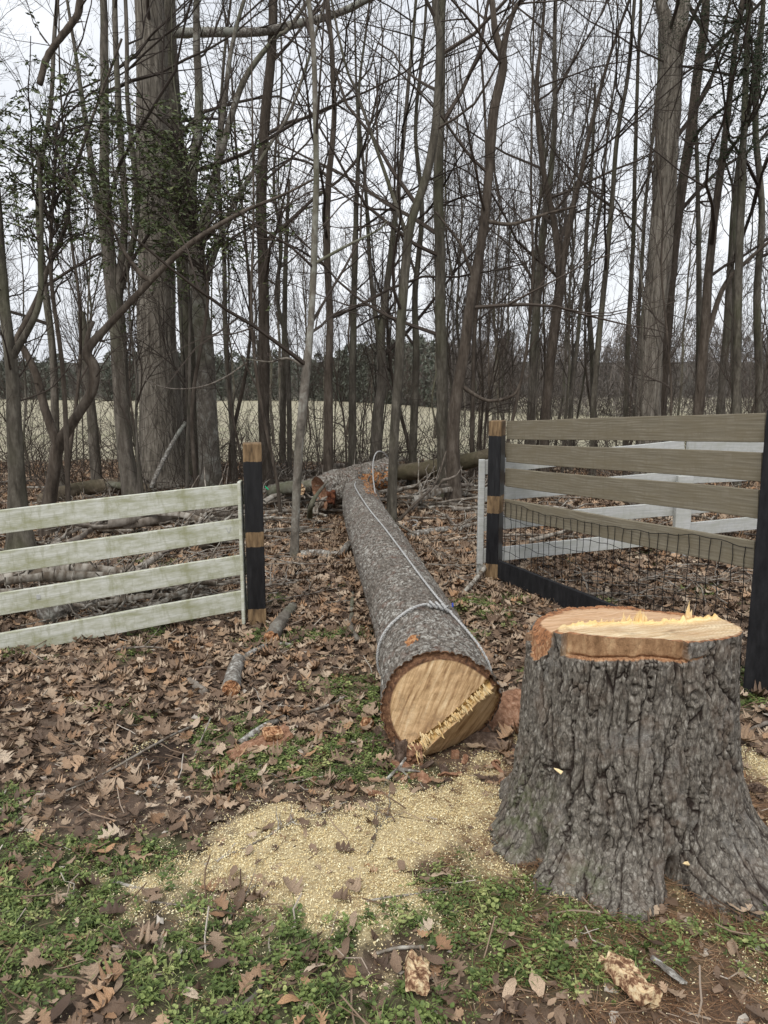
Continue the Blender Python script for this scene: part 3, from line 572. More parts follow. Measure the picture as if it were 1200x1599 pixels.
for g, ln in ((-.93, .085), (-.8, .05), (-.86, .06)):
    q = Q0 - .1; u, v_ = (0.715 * g + .70 * q), (.70 * g - .715 * q); p = A0 + LR * .93 * (u * RU + v_ * RV) - .004 * AX
    o = obj('splinter', spikes[2], parent=logt, loc=p - A0); o.scale = (.006, .006, ln); o.rotation_mode = 'QUATERNION'; o.rotation_quaternion = Vector((.25, -.75, -.7)).to_track_quat('Z', 'X')
def chunk(seed, sx, sy, sz, n=2, rough=.12):
    """an irregular broken lump"""
    import bmesh
    bm = bmesh.new(); bmesh.ops.create_cube(bm, size=1); bmesh.ops.subdivide_edges(bm, edges=list(bm.edges), cuts=n + 2, use_grid_fill=True)
    V = np.array([v.co[:] for v in bm.verts]); F = [tuple(v.index for v in f.verts) for f in bm.faces]; bm.free()
    V = V * (1 - .12 * (np.abs(V) ** 2).sum(1, keepdims=True)) ; V = V + rough * np.stack([fbm(V * 3 + seed, 1 + seed, 3), fbm(V * 3 + seed, 2 + seed, 3), fbm(V * 3 + seed, 3 + seed, 3)], 1)
    return V * (sx, sy, sz), F
def bark_piece(seed, L, W, T, curve=.3):
    """a slab of bark: long, bowed across, ragged at the ends"""
    nu, nv = 16, 9; u = np.linspace(-.5, .5, nu); v_ = np.linspace(-.5, .5, nv); U, W_ = np.meshgrid(u, v_, indexing='ij'); n_ = fbm(np.stack([U.ravel() * 5, W_.ravel() * 5, U.ravel() * 0 + seed], 1), seed, 4).reshape(U.shape)
    xo = U * L * (1 + .25 * n_); yo = W_ * W * (1 - .5 * np.abs(U) ** 2 + .25 * n_); zo = -curve * (W_ * 2) ** 2 * W * .5 + n_ * T * .9
    top = np.stack([xo, yo, zo + T / 2], -1).reshape(-1, 3); bot = np.stack([xo, yo, zo - T / 2 + .3 * T * n_], -1).reshape(-1, 3); V = np.vstack([top, bot]); N = nu * nv; F = []
    idx = lambda a, b_: a * nv + b_
    for a in range(nu - 1):
        for b_ in range(nv - 1): q = (idx(a, b_), idx(a + 1, b_), idx(a + 1, b_ + 1), idx(a, b_ + 1)); F += [q, tuple(N + k for k in q[::-1])]
    for a in range(nu - 1):
        for b_ in (0, nv - 1): q = (idx(a, b_), idx(a + 1, b_), N + idx(a + 1, b_), N + idx(a, b_)); F.append(q if b_ else q[::-1])
    for b_ in range(nv - 1):
        for a in (0, nu - 1): q = (idx(a, b_), idx(a, b_ + 1), N + idx(a, b_ + 1), N + idx(a, b_)); F.append(q if not a else q[::-1])
    return V, F
def rough_mat(name, stops, sc=40, bump=.006, st=(1, 1, 1)):
    b = NB(name); n_ = b.noise(b.vec(st), sc, 6, .7); M[name] = b.done(b.ramp(n_, stops), .9, n_, .9, bump); return M[name]
rough_mat('inner_bark', [(.3, (.10, .045, .026)), (.5, (.28, .15, .09)), (.68, (.44, .28, .19)), (.8, (.5, .4, .32))])
rough_mat('orange_wood', [(.40, (.09, .04, .02)), (.5, (.36, .17, .08)), (.6, (.66, .44, .26))], 45)
rough_mat('chip_face', [(.42, (.13, .065, .035)), (.49, (.34, .2, .12)), (.54, (.62, .46, .27)), (.68, (.78, .66, .44))], 45)
rough_mat('dark_bark', [(.3, (.035, .022, .016)), (.5, (.10, .068, .05)), (.7, (.20, .15, .12))], 45)
V, F = bark_piece(3, .10, .07, .03, .4); V = V[:, [1, 2, 0]]; p = A0 + LR * (-.52 * RU - .80 * RV) + .01 * AX - .0 * AX; obj('torn_bark', mesh('torn_bark', V, F), M['inner_bark'], logt, p - A0)
V, F = chunk(8, .06, .3, .16, 6, .25); p = A0 + LR * (-.72 * RU - .80 * RV) + .13 * AX; obj('torn_bark', mesh('torn_bark', V, F, smooth=True), M['dark_bark'], logt, p - A0)
# far end plug
C = log_pt(s_f * 1, PH, log_r(s_f, PH)); n_ = len(C); V = np.vstack([C, [C.mean(0) - .08 * AX]]) - A0; obj('broken_end', mesh('broken_end', V, np.array([(k, (k + 1) % n_, n_) for k in range(n_)])), M['orange_wood'], logt)
# the trunk above the break, thrown crosswise behind the felled length
def bark_tube(name, label_mat, pts, r0, r1, seed, parent, org, NTb=90, NSb=120, cell=(30, 13, 30), woodfn=None):
    pts = spline(pts, NSb); T = norm(np.gradient(pts, axis=0)); U = norm(np.cross(T, [0, 0, 1.])); W_ = np.cross(U, T); ph = np.linspace(0, 2 * math.pi, NTb, endpoint=False)
    s = np.concatenate([[0], np.cumsum(np.linalg.norm(np.diff(pts, axis=0), axis=1))]); rr = np.linspace(r0, r1, NSb)
    S_, P_ = np.meshgrid(s, ph, indexing='ij'); rm = (r0 + r1) / 2; q = np.stack([(np.cos(P_) * rm).ravel(), S_.ravel(), (np.sin(P_) * rm).ravel()], 1) + seed
    a, c_, d = voro(q * cell + fbm(q * 14, seed, 2)[:, None] * 1.5, seed); h = np.clip((c_ - a) * 2.6, 0, 1) ** .7 * (.6 + .4 * d); ro = fbm(q * 40, seed, 4)
    wd = woodfn(S_.ravel() / s[-1], P_.ravel(), ro) if woodfn else h * 0
    lump = 1 + .45 * fbm(q * 4, seed + 4, 3); R_ = (np.repeat(rr, NTb) * lump + rm * (.05 * h + .03 * ro - .10 * wd)).reshape(S_.shape)
    Vb = pts[:, None] + R_[..., None] * (np.cos(P_)[..., None] * U[:, None] + np.sin(P_)[..., None] * W_[:, None])
    i = np.arange(NSb - 1)[:, None] * NTb + np.arange(NTb)[None]; j = np.arange(NSb - 1)[:, None] * NTb + (np.arange(NTb)[None] + 1) % NTb
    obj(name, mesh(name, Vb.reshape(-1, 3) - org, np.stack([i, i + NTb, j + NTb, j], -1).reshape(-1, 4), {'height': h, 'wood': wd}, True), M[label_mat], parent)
    return Vb[0], Vb[-1], T
def cap(name, ring, m, parent, org, depth_vec, rings=6):
    c = ring.mean(0); n_ = len(ring); V = [ring]
    for k in range(1, rings): f = 1 - k / rings; V.append(c + (ring - c) * f + np.array(depth_vec) * (1 - f ** 2) * (1 + .6 * fbm(np.stack([np.cos(PHc(n_)) * 3 * f, np.sin(PHc(n_)) * 3 * f, np.full(n_, k * .7)], 1), 3, 3))[:, None])
    V = np.vstack(V + [[c + np.array(depth_vec)]]); F = []
    for k in range(rings - 1):
        for a in range(n_): a2 = (a + 1) % n_; F.append((k * n_ + a, k * n_ + a2, (k + 1) * n_ + a2, (k + 1) * n_ + a))
    k = rings - 1; F += [(k * n_ + a, k * n_ + (a + 1) % n_, rings * n_) for a in range(n_)]
    return obj(name, mesh(name, V - org, F, smooth=True), m, parent)
def PHc(n_): return np.linspace(0, 2 * math.pi, n_, endpoint=False)
B0 = P(500, 768, 8.75); B1 = P(604, 738, 9.3)
top_piece = thing('snapped_trunk', 'stout snapped trunk section lying crosswise at the end of the felled trunk', 'broken trunk', B0)
r0_, r1_, T_ = bark_tube('bark', 'log_bark', [B0, (B0 + B1) / 2 + [0, 0, .03], B1], .185, .17, 6, top_piece, B0, woodfn=lambda s, p, ro: ((s > .45) & (s < .97) & (np.abs(((p - 5.9 + math.pi) % (2 * math.pi)) - math.pi) < .8 + ro) & (ro > -.15)) * .62)
cap('broken_end', r0_, M['inner_bark'], top_piece, B0, T_[0] * .08); cap('broken_end', r1_, M['inner_bark'], top_piece, B0, -T_[-1] * .08)
b = NB('red_heart'); n_ = b.noise(b.vec((1, 1, 1)), 30, 5, .7); M['red_heart'] = b.done(b.ramp(n_, [(.35, (.025, .010, .006)), (.5, (.10, .032, .016)), (.65, (.24, .10, .05))]), .9, n_, .8, .01)
V, F = chunk(11, .11, .10, .19, 6, .3); obj('rotten_heart', mesh('rotten_heart', V * .8, F, smooth=True), M['red_heart'], top_piece, P(518, 776, 8.66) - B0)

# ------------------------------------------------------------------ ropes
b = NB('rope'); n_ = b.noise(b.vec((1, 1, 1)), 160, 3); M['rope'] = b.done(b.ramp(n_, [(.35, (.26, .26, .25)), (.6, (.58, .58, .57))]), .8, n_, .4, .002)
M['tape'] = NB('tape').done((.05, .09, .45), .5); M['green_tape'] = NB('green_tape').done((.02, .5, .22), .5)
def rope_geo(pts, r=.008, n=300, twist=70):
    pts = spline(pts, n); T = norm(np.gradient(pts, axis=0)); U = norm(np.cross(T, np.array([0.03, .02, 1.]))); W_ = np.cross(T, U); s = np.concatenate([[0], np.cumsum(np.linalg.norm(np.diff(pts, axis=0), axis=1))])
    out = []
    for k in range(3):
        a = s * twist + k * 2.094; out.append((pts + .55 * r * (np.cos(a)[:, None] * U + np.sin(a)[:, None] * W_)))
    return tubes(np.stack(out), np.full((3, n), r * .62), 5)
rope = thing('tow_rope', 'white rope running along the felled trunk and hitched round it with a knot', 'rope', A0)
D_ = R(1)
knot_s = .73
main = [log_pt(np.array(s), np.array(p * D_), log_r(np.array(s), np.array(p * D_)) + .020) for s, p in ((5.45, 108), (5.2, 112), (4.6, 106), (3.6, 98), (2.8, 92), (2.0, 84), (1.4, 76), (1.0, 69), (knot_s, 60), (.5, 44), (.38, 28), (.34, 8), (.36, -15))]
V, F = rope_geo(main, .0055, 900, 90); obj('line', mesh('line', V - A0, F, smooth=True), M['rope'], rope)
loop = [log_pt(np.array(s), np.array(p * D_), log_r(np.array(s), np.array(p * D_)) + .019) for s, p in ((knot_s, 56), (knot_s + .02, 70), (knot_s + .01, 90), (knot_s - .05, 112), (knot_s - .10, 140), (knot_s - .12, 165), (knot_s - .10, 195), (knot_s - .05, 230), (knot_s, 270))]
V, F = rope_geo(loop, .0065, 420, 110); obj('hitch', mesh('hitch', V - A0, F, smooth=True), M['rope'], rope)
kp = []
for k in range(60):
    t = k / 59; s = knot_s + .025 * math.sin(t * 24); p = (60 + 27 * t + 3 * math.cos(t * 24)); kp.append(log_pt(np.array(s), np.array(p * D_), log_r(np.array(s), np.array(p * D_)) + .024 + .013 * math.cos(t * 24)))
V, F = rope_geo(kp, .0062, 500, 120); obj('knot', mesh('knot', V - A0, F, smooth=True), M['rope'], rope)
kp = log_pt(np.array(knot_s), np.array(60 * D_), LR + .045) ; V, F = box(.008, .012, .018); obj('tape_tag', mesh('tape_tag', V, F), M['tape'], rope, kp - A0)
q = P(590, 800, 7.9); arch = [P(607, 716, 8.6), P(598, 706, 8.5), P(588, 707, 8.4), P(583, 722, 8.35), P(583, 745, 8.3), P(587, 775, 8.2), P(592, 800, 8.1), P(600, 806, 8.0)]
rp = thing('rope_loop', 'stiff loop of white rope arching up beside the end of the felled trunk', 'rope', arch[3]); V, F = rope_geo(arch, .0065, 220); obj('strand', mesh('strand', V - arch[3], F, smooth=True), M['rope'], rp)
e = [G(617, 818, .02), G(630, 821, .03), G(642, 826, .03), G(652, 822, .03), G(650, 817, .03), G(640, 818, .03), G(628, 826, .03)]
V, F = rope_geo(e, .008, 160); tag(obj('rope_end', mesh('rope_end', V - e[0], F, smooth=True), M['rope'], loc=e[0]), 'looped white rope tail lying on the leaves right of the felled trunk', 'rope')

# ------------------------------------------------------------------ fences
def plank_mat(name, base, algae=None, grain=.5, knots=0.):
    b = NB(name); v = b.vec((4, 60, 150)); g = b.noise(v, 1, 5, .65, .3); big = b.noise(b.vec((2.2, 1.2, 7)), 2, 6, .7); c = b.ramp(g, base)
    if knots:
        w1 = b.n('ShaderNodeTexWave', wave_type='BANDS', bands_direction='Z'); dist = b.voro(b.vec((2.6, .01, 7)), 1); m1 = b.n('ShaderNodeMapping'); cb = b.n('ShaderNodeCombineXYZ')
        sx = b.sep(b.vec((1, 1, 1))); zz_ = b.math('ADD', sx[2], b.math('MULTIPLY', b.noise(b.vec((1.1, .1, 5)), 1.4, 2, .5), .09)); b.put(cb.inputs[2], zz_); b.t.links.new(cb.outputs[0], w1.inputs[0])
        w1.inputs['Scale'].default_value = 16; w1.inputs['Distortion'].default_value = 2.2; w1.inputs['Detail Scale'].default_value = 2; w1.inputs['Detail'].default_value = 2
        c = b.mix(b.ramp(w1.outputs[1], [(.15, .3), (.6, 0)]), c, (.10, .08, .052)); kn = b.ramp(dist, [(.06, 1), (.11, 0)]); c = b.mix(b.math('MULTIPLY', kn, knots), c, (.035, .022, .014))
    if algae: c = b.mix(b.ramp(big, [(.42, 0), (.66, .7)]), c, algae); c = b.mix(b.ramp(b.noise(b.vec((22, 14, 7)), 1, 6, .75), [(.5, 0), (.66, .5)]), c, tuple(q * .9 for q in algae))
    M[name] = b.done(c, .8, g, .25, .001); return M[name]
plank_mat('white_board', [(.3, (.44, .45, .38)), (.5, (.62, .63, .56)), (.8, (.74, .75, .70))], algae=(.28, .285, .135))
plank_mat('clean_white', [(.3, (.36, .375, .37)), (.5, (.50, .51, .50)), (.8, (.60, .61, .60))], algae=(.40, .41, .36))
plank_mat('lumber', [(.3, (.155, .135, .097)), (.5, (.235, .208, .152)), (.75, (.32, .29, .225))], algae=(.19, .16, .105), knots=.9)
def post_mat(name, bands, base_z, h):
    b = NB(name); s = b.sep(b.vec((1, 1, 1))); n_ = b.noise(b.vec((30, 30, 6)), 1, 5, .6); zz_ = b.math('ADD', s[2], b.math('MULTIPLY', b.math('SUBTRACT', b.noise(b.vec((60, 60, 1)), 1, 3), .5), .018)); mask = 0.
    for lo, hi in bands:
        m1 = b.math('MULTIPLY', b.math('GREATER_THAN', zz_, lo), b.math('LESS_THAN', zz_, hi)); mask = m1 if mask == 0. else b.math('MAXIMUM', mask, m1)
    blk = b.mix(b.ramp(b.noise(b.vec((90, 90, 4)), 1, 3), [(.62, 0), (.68, .5)]), b.ramp(n_, [(.3, (.006, .006, .007)), (.7, (.02, .02, .022))]), (.045, .045, .048))
    wd_ = b.ramp(n_, [(.35, (.06, .038, .02)), (.5, (.18, .115, .058)), (.65, (.30, .205, .11))])
    M[name] = b.done(b.mix(mask, blk, wd_), b.mix(mask, (.35, .35, .35), (.8, .8, .8)), n_, .35, .003, spec=.4); return M[name]
rough_mat('black_paint', [(.3, (.006, .006, .007)), (.6, (.02, .02, .022)), (.8, (.045, .045, .046))], 25, .002, (1, 1, .3))
def plank(a, b_, h, th, m, parent, org, name='board', seed=0):
    """a board from a to b (points on its centre line)"""
    d = b_ - a; L = float(np.linalg.norm(d)); n = 24; V, F = [], []; r = np.random.default_rng(seed); xs = np.linspace(0, L, n); wob = .004 * fbm(np.stack([xs * 2, xs * 0 + seed, xs * 0], 1), seed, 2)
    bv = .003; sec = [(-th / 2, -h / 2 + bv), (-th / 2 + bv, -h / 2), (th / 2 - bv, -h / 2), (th / 2, -h / 2 + bv), (th / 2, h / 2 - bv), (th / 2 - bv, h / 2), (-th / 2 + bv, h / 2), (-th / 2, h / 2 - bv)]
    for k in range(n):
        for (y_, z_) in sec: V.append((xs[k], y_ + wob[k], z_ + wob[k] * 1.5))
    for k in range(n - 1):
        for q in range(8): F.append((k * 8 + q, k * 8 + (q + 1) % 8, k * 8 + 8 + (q + 1) % 8, k * 8 + 8 + q)[::-1])
    F += [tuple(range(8)), tuple(range((n - 1) * 8, n * 8))[::-1]]
    o = obj(name, mesh(name, V, F), m, parent, a - org); o.rotation_euler = (0, -math.asin(d[2] / L), math.atan2(d[1], d[0])); return o
def post(x, y, w_, d_, ztop, rot, m, parent, org, name='post', cut=.0):
    zb = Hs(x, y) - .25; h = ztop - zb; V, F = box(w_, d_, h, (0, 0, h / 2), .006); o = obj(name, mesh(name, V, F), m, parent, np.array([x, y, zb]) - org); o.rotation_euler = (0, 0, rot); return o, zb
# left white fence ending at a black post
def pz(px, py, d): return P(px, py, d)[2]
F0 = np.array([P(382, 800, 4.93)[0], 4.93]); F1 = np.array([P(0, 800, 4.36)[0], 4.36]); fd = (F1 - F0) / np.linalg.norm(F1 - F0); FE = F0 + fd * 3.2; org = np.array([F0[0], F0[1], Hs(*F0)])
wf = thing('white_board_fence', 'weathered white four-board fence with green algae ending at a black post', 'fence', org)
for k, ((ya, yb), (yc, yd)) in enumerate((((754, 786), (797, 832)), ((809, 840), (861, 895)), ((865, 895), (925, 958)), ((920, 951), (985, 1020)))):
    a = np.array([*F0, (pz(382, ya, 4.93) + pz(382, yb, 4.93)) / 2]); c_ = np.array([*F1, (pz(0, yc, 4.36) + pz(0, yd, 4.36)) / 2]); e_ = a + (c_ - a) * 3.2 / np.linalg.norm(F1 - F0)
    o = plank(a, e_, .132 if k else .138, .026, M['white_board'], wf, org, 'fence_board', k)
    if k == 1:
        for sgn in (-1, 1):
            V, F = box(.005, .002, .045); mk_ = obj('paint_mark', mesh('paint_mark', V, F), M['clean_white'], o, (.11 + sgn * .009, .0146 , .005)); mk_.rotation_euler = (0, sgn * .35, 0)
    if k == 2:
        V, F = chunk(4, .022, .004, .03); obj('paint_mark', mesh('paint_mark', V, F), M['clean_white'], o, (float(np.linalg.norm(F1 - F0)) * .885, .0146, .01))
rotf = math.atan2(-fd[1], -fd[0])
bp = F0 + np.array([.065, -.01]); zt_ = pz(398, 692, 4.9); zb_ = Hs(*bp) - .25
zz1 = [(pz(400, a, 4.9) - zb_, pz(400, b_, 4.9) - zb_) for a, b_ in ((720, 680), (852, 829), (985, 948))]
post_mat('black_post_left', zz1, zb_, 1); post(bp[0], bp[1], .118, .13, zt_, rotf * .4, M['black_post_left'], wf, org, 'black_post')
post(F0[0] - .012, F0[1] - .055, .022, .085, pz(382, 750, 4.9), 0, M['white_board'], wf, org, 'end_board')
post(FE[0], FE[1] + .08, .11, .11, pz(382, 740, 4.93), rotf, M['white_board'], wf, org, 'fence_post')
# brown board fence with wire at the right
W0 = np.array([P(790, 800, 5.95)[0], 5.95]); W1 = np.array([P(1186, 800, 3.74)[0], 3.74]); wd_ = (W1 - W0) / np.linalg.norm(W1 - W0); org = np.array([*W0, Hs(*W0)])
bf = thing('brown_board_fence', 'four-board brown timber fence panel with black wire mesh between black posts', 'fence', org)
LB = []
for k, ((ya, yb), (yc, yd)) in enumerate((((657, 687), (642, 692)), ((695, 720), (706, 751)), ((733, 758), (764, 810)), ((779, 807), (843, 891)))):
    a = np.array([*W0, (pz(792, ya, 5.95) + pz(792, yb, 5.95)) / 2]); c_ = np.array([*W1, (pz(1183, yc, 3.74) + pz(1183, yd, 3.74)) / 2]); plank(a, c_, .142, .026, M['lumber'], bf, org, 'fence_board', 20 + k); LB.append((a, c_))
nrm = np.array([-wd_[1], wd_[0]]); nrm = nrm if nrm[1] > 0 else -nrm      # away from the camera
ka = np.array([*(W0 - nrm * .05), Hs(*W0) + .09]); kb = np.array([*(W1 - nrm * .05), Hs(*W1) + .115]); plank(ka, kb, .15, .03, M['black_paint'], bf, org, 'kick_board', 30)
bpos = np.array([P(772, 800, 5.98)[0], 5.99]); zb_ = Hs(*bpos) - .25; zt_ = pz(775, 657, 5.95)
zz1 = [(pz(780, a, 5.92) - zb_, pz(780, b_, 5.92) - zb_) for a, b_ in ((681, 640), (802, 775), (930, 881))]
post_mat('black_post_mid', zz1, zb_, 1); post(bpos[0] + .01, bpos[1], .10, .14, zt_, R(-24), M['black_post_mid'], bf, org, 'black_post')
post(P(1196, 800, 3.68)[0] + .06, 3.68, .15, .15, pz(1190, 640, 3.65), R(-38), M['black_paint'], bf, org, 'black_post')
tags_ = []; nv = 31; r = np.random.default_rng(9); wires = []
Lf = float(np.linalg.norm(W1 - W0)); topw = lambda t: (LB[3][0] * (1 - t) + LB[3][1] * t)[2] + .045 - .035 * math.sin(math.pi * min(1, t * 1.2)) + .006 * math.sin(t * 17)
off = -nrm * .022
for k in range(nv):
    t = (k + .4) / nv; p = W0 + wd_ * Lf * t + off; zt_w = topw(t); zb_w = (ka * (1 - t) + kb * t)[2] + .03; n = 10; zs = np.linspace(zt_w, zb_w, n); wob = r.normal(0, .0035, n) + .012 * math.sin(k * 1.3) * np.sin(np.linspace(0, 3.1, n))
    wires.append((np.stack([p[0] + wob * wd_[0], p[1] + wob * wd_[1] + r.normal(0, .003, n), zs], 1), .0022))
for j_ in range(6):
    n = 60; ts = np.linspace(.0, 1, n); base = np.array([topw(t) for t in ts]); bot = np.array([(ka * (1 - t) + kb * t)[2] + .04 for t in ts]); f = [0, .24, .42, .60, .78, .95][j_]; zs = base * (1 - f) + bot * f + .004 * np.sin(ts * 70 + j_) + .006 * np.sin(ts * 23 + j_ * 2)
    p = W0[None] + ts[:, None] * wd_ * Lf + off * 1.15; wires.append((np.stack([p[:, 0], p[:, 1], zs], 1), .002 if j_ else .0022))
M['wire'] = NB('wire').done((.012, .012, .013), .4)
for k, (pp, rr_) in enumerate(wires):
    V, F = tubes(pp - org, rr_, 5); obj('wire', mesh('wire', V, F, smooth=True), M['wire'], bf)
# white fence behind
K0 = np.array([P(752, 800, 6.05)[0], 6.08]); K1 = np.array([P(1061, 800, 6.35)[0], 6.35]); K2 = np.array([P(1240, 800, 6.9)[0], 6.9]); org = np.array([*K0, Hs(*K0)])
rf = thing('white_corner_fence', 'clean white board fence turning a corner behind the brown timber fence', 'fence', org)
for k, (ya, yb, yc, yd) in enumerate(((720, 738, 690, 706), (762, 782, 738, 754), (808, 828, 786, 802), (858, 878, 828, 845))):
    a = np.array([*(K0 + [.02, 0]), (pz(785, ya, K0[1]) + pz(785, yb, K0[1])) / 2]); c_ = np.array([*K1, (pz(1061, yc, K1[1]) + pz(1061, yd, K1[1])) / 2]); plank(a, c_, .115, .026, M['clean_white'], rf, org, 'fence_board', 40 + k)
for k, (yc, yd, ye, yf) in enumerate(((689, 706, 692, 708), (737, 753, 734, 749), (785, 801, 776, 790), (820, 836, 808, 824))):
    a = np.array([*(K1 + [.03, 0]), (pz(1076, yc, K1[1]) + pz(1076, yd, K1[1])) / 2]); c_ = np.array([*K2, (pz(1184, ye, 6.7) + pz(1184, yf, 6.7)) / 2]); plank(a, c_, .115, .026, M['clean_white'], rf, org, 'fence_board', 50 + k)
post(K0[0], K0[1], .05, .05, pz(752, 718, 6.05), 0, M['clean_white'], rf, org, 'fence_post'); post(K1[0], K1[1] - .07, .135, .05, pz(1061, 742, 6.3), .1, M['clean_white'], rf, org, 'fence_post'); post(K2[0], K2[1] + .03, .13, .09, pz(1240, 690, 6.9), .1, M['clean_white'], rf, org, 'fence_post')
# ------------------------------------------------------------------ branches, chunks and debris on the ground
bark('moss_log', (.05, .04, .028), (.13, .105, .075), (.24, .20, .15), (6, 6, 6), moss=(.10, .088, .05)); bark('bark_flake', (.06, .052, .044), (.21, .19, .165), (.58, .58, .54), (26, 26, 26), moss=(.36, .38, .33), bump=.006)
def limb(name, label, pts, r0, r1, mat, category='branch', group=None, cut0=None, cut1=None, twigs=0, seed=0, sides=12, bump=.1):
    pts = np.asarray(pts, float); n = max(8, 5 * len(pts)); sp = spline(pts, n); r = np.random.default_rng(seed); T = norm(np.gradient(sp, axis=0)); rad = np.linspace(r0, r1, n) * (1 + bump * r.normal(0, 1, n) * .3)
    org = sp[0].copy(); V, F = tubes((sp - org)[None], rad[None], sides); V = V + .06 * rad.mean() * r.normal(0, 1, V.shape)
    ends = []
    for sgn, base, c in ((-1, 0, cut0), (1, (n - 1) * sides, cut1)):
        ends.append((base, c))
    tw = []
    for k in range(twigs):
        t = r.integers(n // 4, n - 1); d = T[t] * r.uniform(.3, .9) + norm(r.normal(0, 1, 3)) * .7; d[2] = abs(d[2]) * .6; L = r.uniform(.1, .45); kk = np.linspace(0, 1, 6)[:, None]; q = sp[t] - org + d * L * kk + r.normal(0, .02, 3) * kk ** 2 + [0, 0, -.05] * kk ** 2
        tw.append(tubes(q[None], np.linspace(max(rad[t] * .4, .003), .0015, 6)[None], 5))
    if cut0 is None and cut1 is None and not tw and False: pass
    e = thing(name, label, category, org, group)
    Fm = [tuple(f) for f in F]
    if cut0 is None: Fm.append(tuple(range(sides))[::-1])
    if cut1 is None: Fm.append(tuple(range((n - 1) * sides, n * sides)))
    obj('bark', mesh('bark', V, Fm, smooth=True), M[mat], e)
    for base, c in ends:
        if c: 
            ring = V[base:base + sides]; ce = ring.mean(0); out = T[0] * -1 if base == 0 else T[-1]; mid = ce + (ring - ce) * .6 + out * rad[0] * .1 * r.normal(0, 1, (sides, 1))
            VV = np.vstack([ring, mid, [ce + out * rad[0] * .05]]); FF = [(a, (a + 1) % sides, sides + (a + 1) % sides, sides + a) for a in range(sides)] + [(sides + a, sides + (a + 1) % sides, 2 * sides) for a in range(sides)]
            obj('cut_end', mesh('cut_end', VV, FF), M[c], e)
    for V_, F_ in tw: obj('twig', mesh('twig', V_, F_, smooth=True), M['twig'], e)
    return e
def gl(pix, up=.0): return [G(a, b_, up) for a, b_ in pix]
def near_pts(pix, r0, r1): 
    k = len(pix); return [G(a, b_, r0 + (r1 - r0) * i / (k - 1)) for i, (a, b_) in enumerate(pix)]
limb('cut_branch', 'short grey lichened branch chunk with a splintered orange end', near_pts([(362, 1088), (366, 1062), (374, 1040)], .045, .04), .046, .036, 'bark_flake', cut0='orange_wood', seed=1, sides=18)
limb('cut_branch', 'longer peeled branch chunk with orange end near the black post', near_pts([(424, 1008), (436, 985), (448, 968), (458, 955)], .045, .035), .048, .032, 'bark_lichen', cut0='orange_wood', seed=2, sides=18)
limb('forked_stick', 'grey forked stick under the end of the peeled branch chunk', near_pts([(386, 1028), (410, 1014), (440, 1010), (456, 1012)], .015, .015), .018, .014, 'bark_flake', 'stick', twigs=2, seed=3)
limb('branch_stub', 'small bare tan branch stub left of the lichened chunk', near_pts([(322, 1088), (296, 1068)], .02, .02), .022, .018, 'stick', seed=4)
limb('dead_branch', 'pale bare stick leaning from the leaves beside the mid black post', [G(722, 932, .02), G(740, 918, .05), G(757, 905, .1)], .014, .02, 'stick', 'stick', cut1='chip_face', seed=5)
limb('dead_branch', 'short pale lichened stick beside the torn bark slab', near_pts([(376, 1168), (410, 1142), (444, 1124)], .02, .012), .018, .014, 'bark_flake', 'stick', seed=6)
limb('thin_stick', 'long thin pale stick crossing the dark mole hill', near_pts([(95, 1250), (150, 1226), (210, 1192), (262, 1162), (302, 1143)], .03, .03), .0035, .006, 'stick', 'stick', seed=7, sides=6)
limb('thin_stick', 'short straight pale stick upright in green weeds right of the mole hill', [G(302, 1184, .0), G(330, 1140, .06)], .003, .003, 'stick', 'stick', seed=8, sides=6)
limb('thin_stick', 'white curved stick among weeds left of the sawn butt', near_pts([(478, 1118), (500, 1112), (525, 1102), (538, 1094)], .02, .02), .008, .006, 'stick', 'stick', seed=9, sides=8)
limb('thin_stick', 'bent brown stick lying along the left flank of the felled trunk', near_pts([(551, 930), (550, 960), (549, 985), (560, 1006)], .02, .02), .014, .018, 'bark_lichen', 'stick', seed=10, twigs=1)
limb('thin_stick', 'thin brown twig near the lower edge of the sawdust', near_pts([(178, 1383), (210, 1392), (248, 1399)], .015, .015), .006, .004, 'stick', 'stick', seed=11, sides=6)
limb('thin_stick', 'pale twig left of the small upright bark piece', near_pts([(588, 1496), (620, 1488), (662, 1486)], .015, .015), .005, .005, 'stick', 'stick', seed=12, sides=6)
limb('thin_stick', 'brown stick in the grass behind the right foot of the stump', near_pts([(1168, 1148), (1200, 1134), (1240, 1120)], .02, .02), .009, .009, 'stick', 'stick', seed=13, sides=8)
limb('rotten_stick', 'grey crooked stick near the bottom of the green weeds', near_pts([(345, 1594), (375, 1582), (400, 1560), (415, 1530)], .015, .015), .009, .006, 'bark_grey', 'stick', seed=14, sides=8)
limb('mossy_fallen_trunk', 'thick mossy fallen trunk lying behind the twin trees', [P(622, 738, 10.9), P(660, 734, 10.7), P(700, 726, 10.5), P(735, 719, 10.3), P(800, 702, 10.1)], .12, .10, 'moss_log', 'fallen trunk', seed=15, sides=20, bump=.05)
limb('lying_log', 'grey scaly log lying behind the lower white fence boards', [G(70, 972, .05), G(130, 955, .07), G(200, 936, .07), G(262, 922, .05)], .085, .075, 'bark_flake', 'log', seed=16, sides=18, bump=.05)
limb('lying_branch', 'long bent branch lying behind the white fence near its post', [G(215, 898, .05), G(255, 880, .09), G(290, 864, .12), G(303, 850, .14)], .03, .022, 'stick', 'branch', seed=17, twigs=3)
limb('lying_branch', 'dark rotten branch end lying behind the top of the white fence', [G(318, 868, .1), G(340, 856, .12), G(362, 850, .1)], .05, .06, 'bark_dark', 'branch', seed=18)
limb('lying_branch', 'long pale bare limb lying behind the left end of the white fence', [G(-30, 930, .08), G(20, 914, .1), G(60, 896, .12), G(82, 882, .12)], .03, .02, 'stick', 'branch', seed=19)
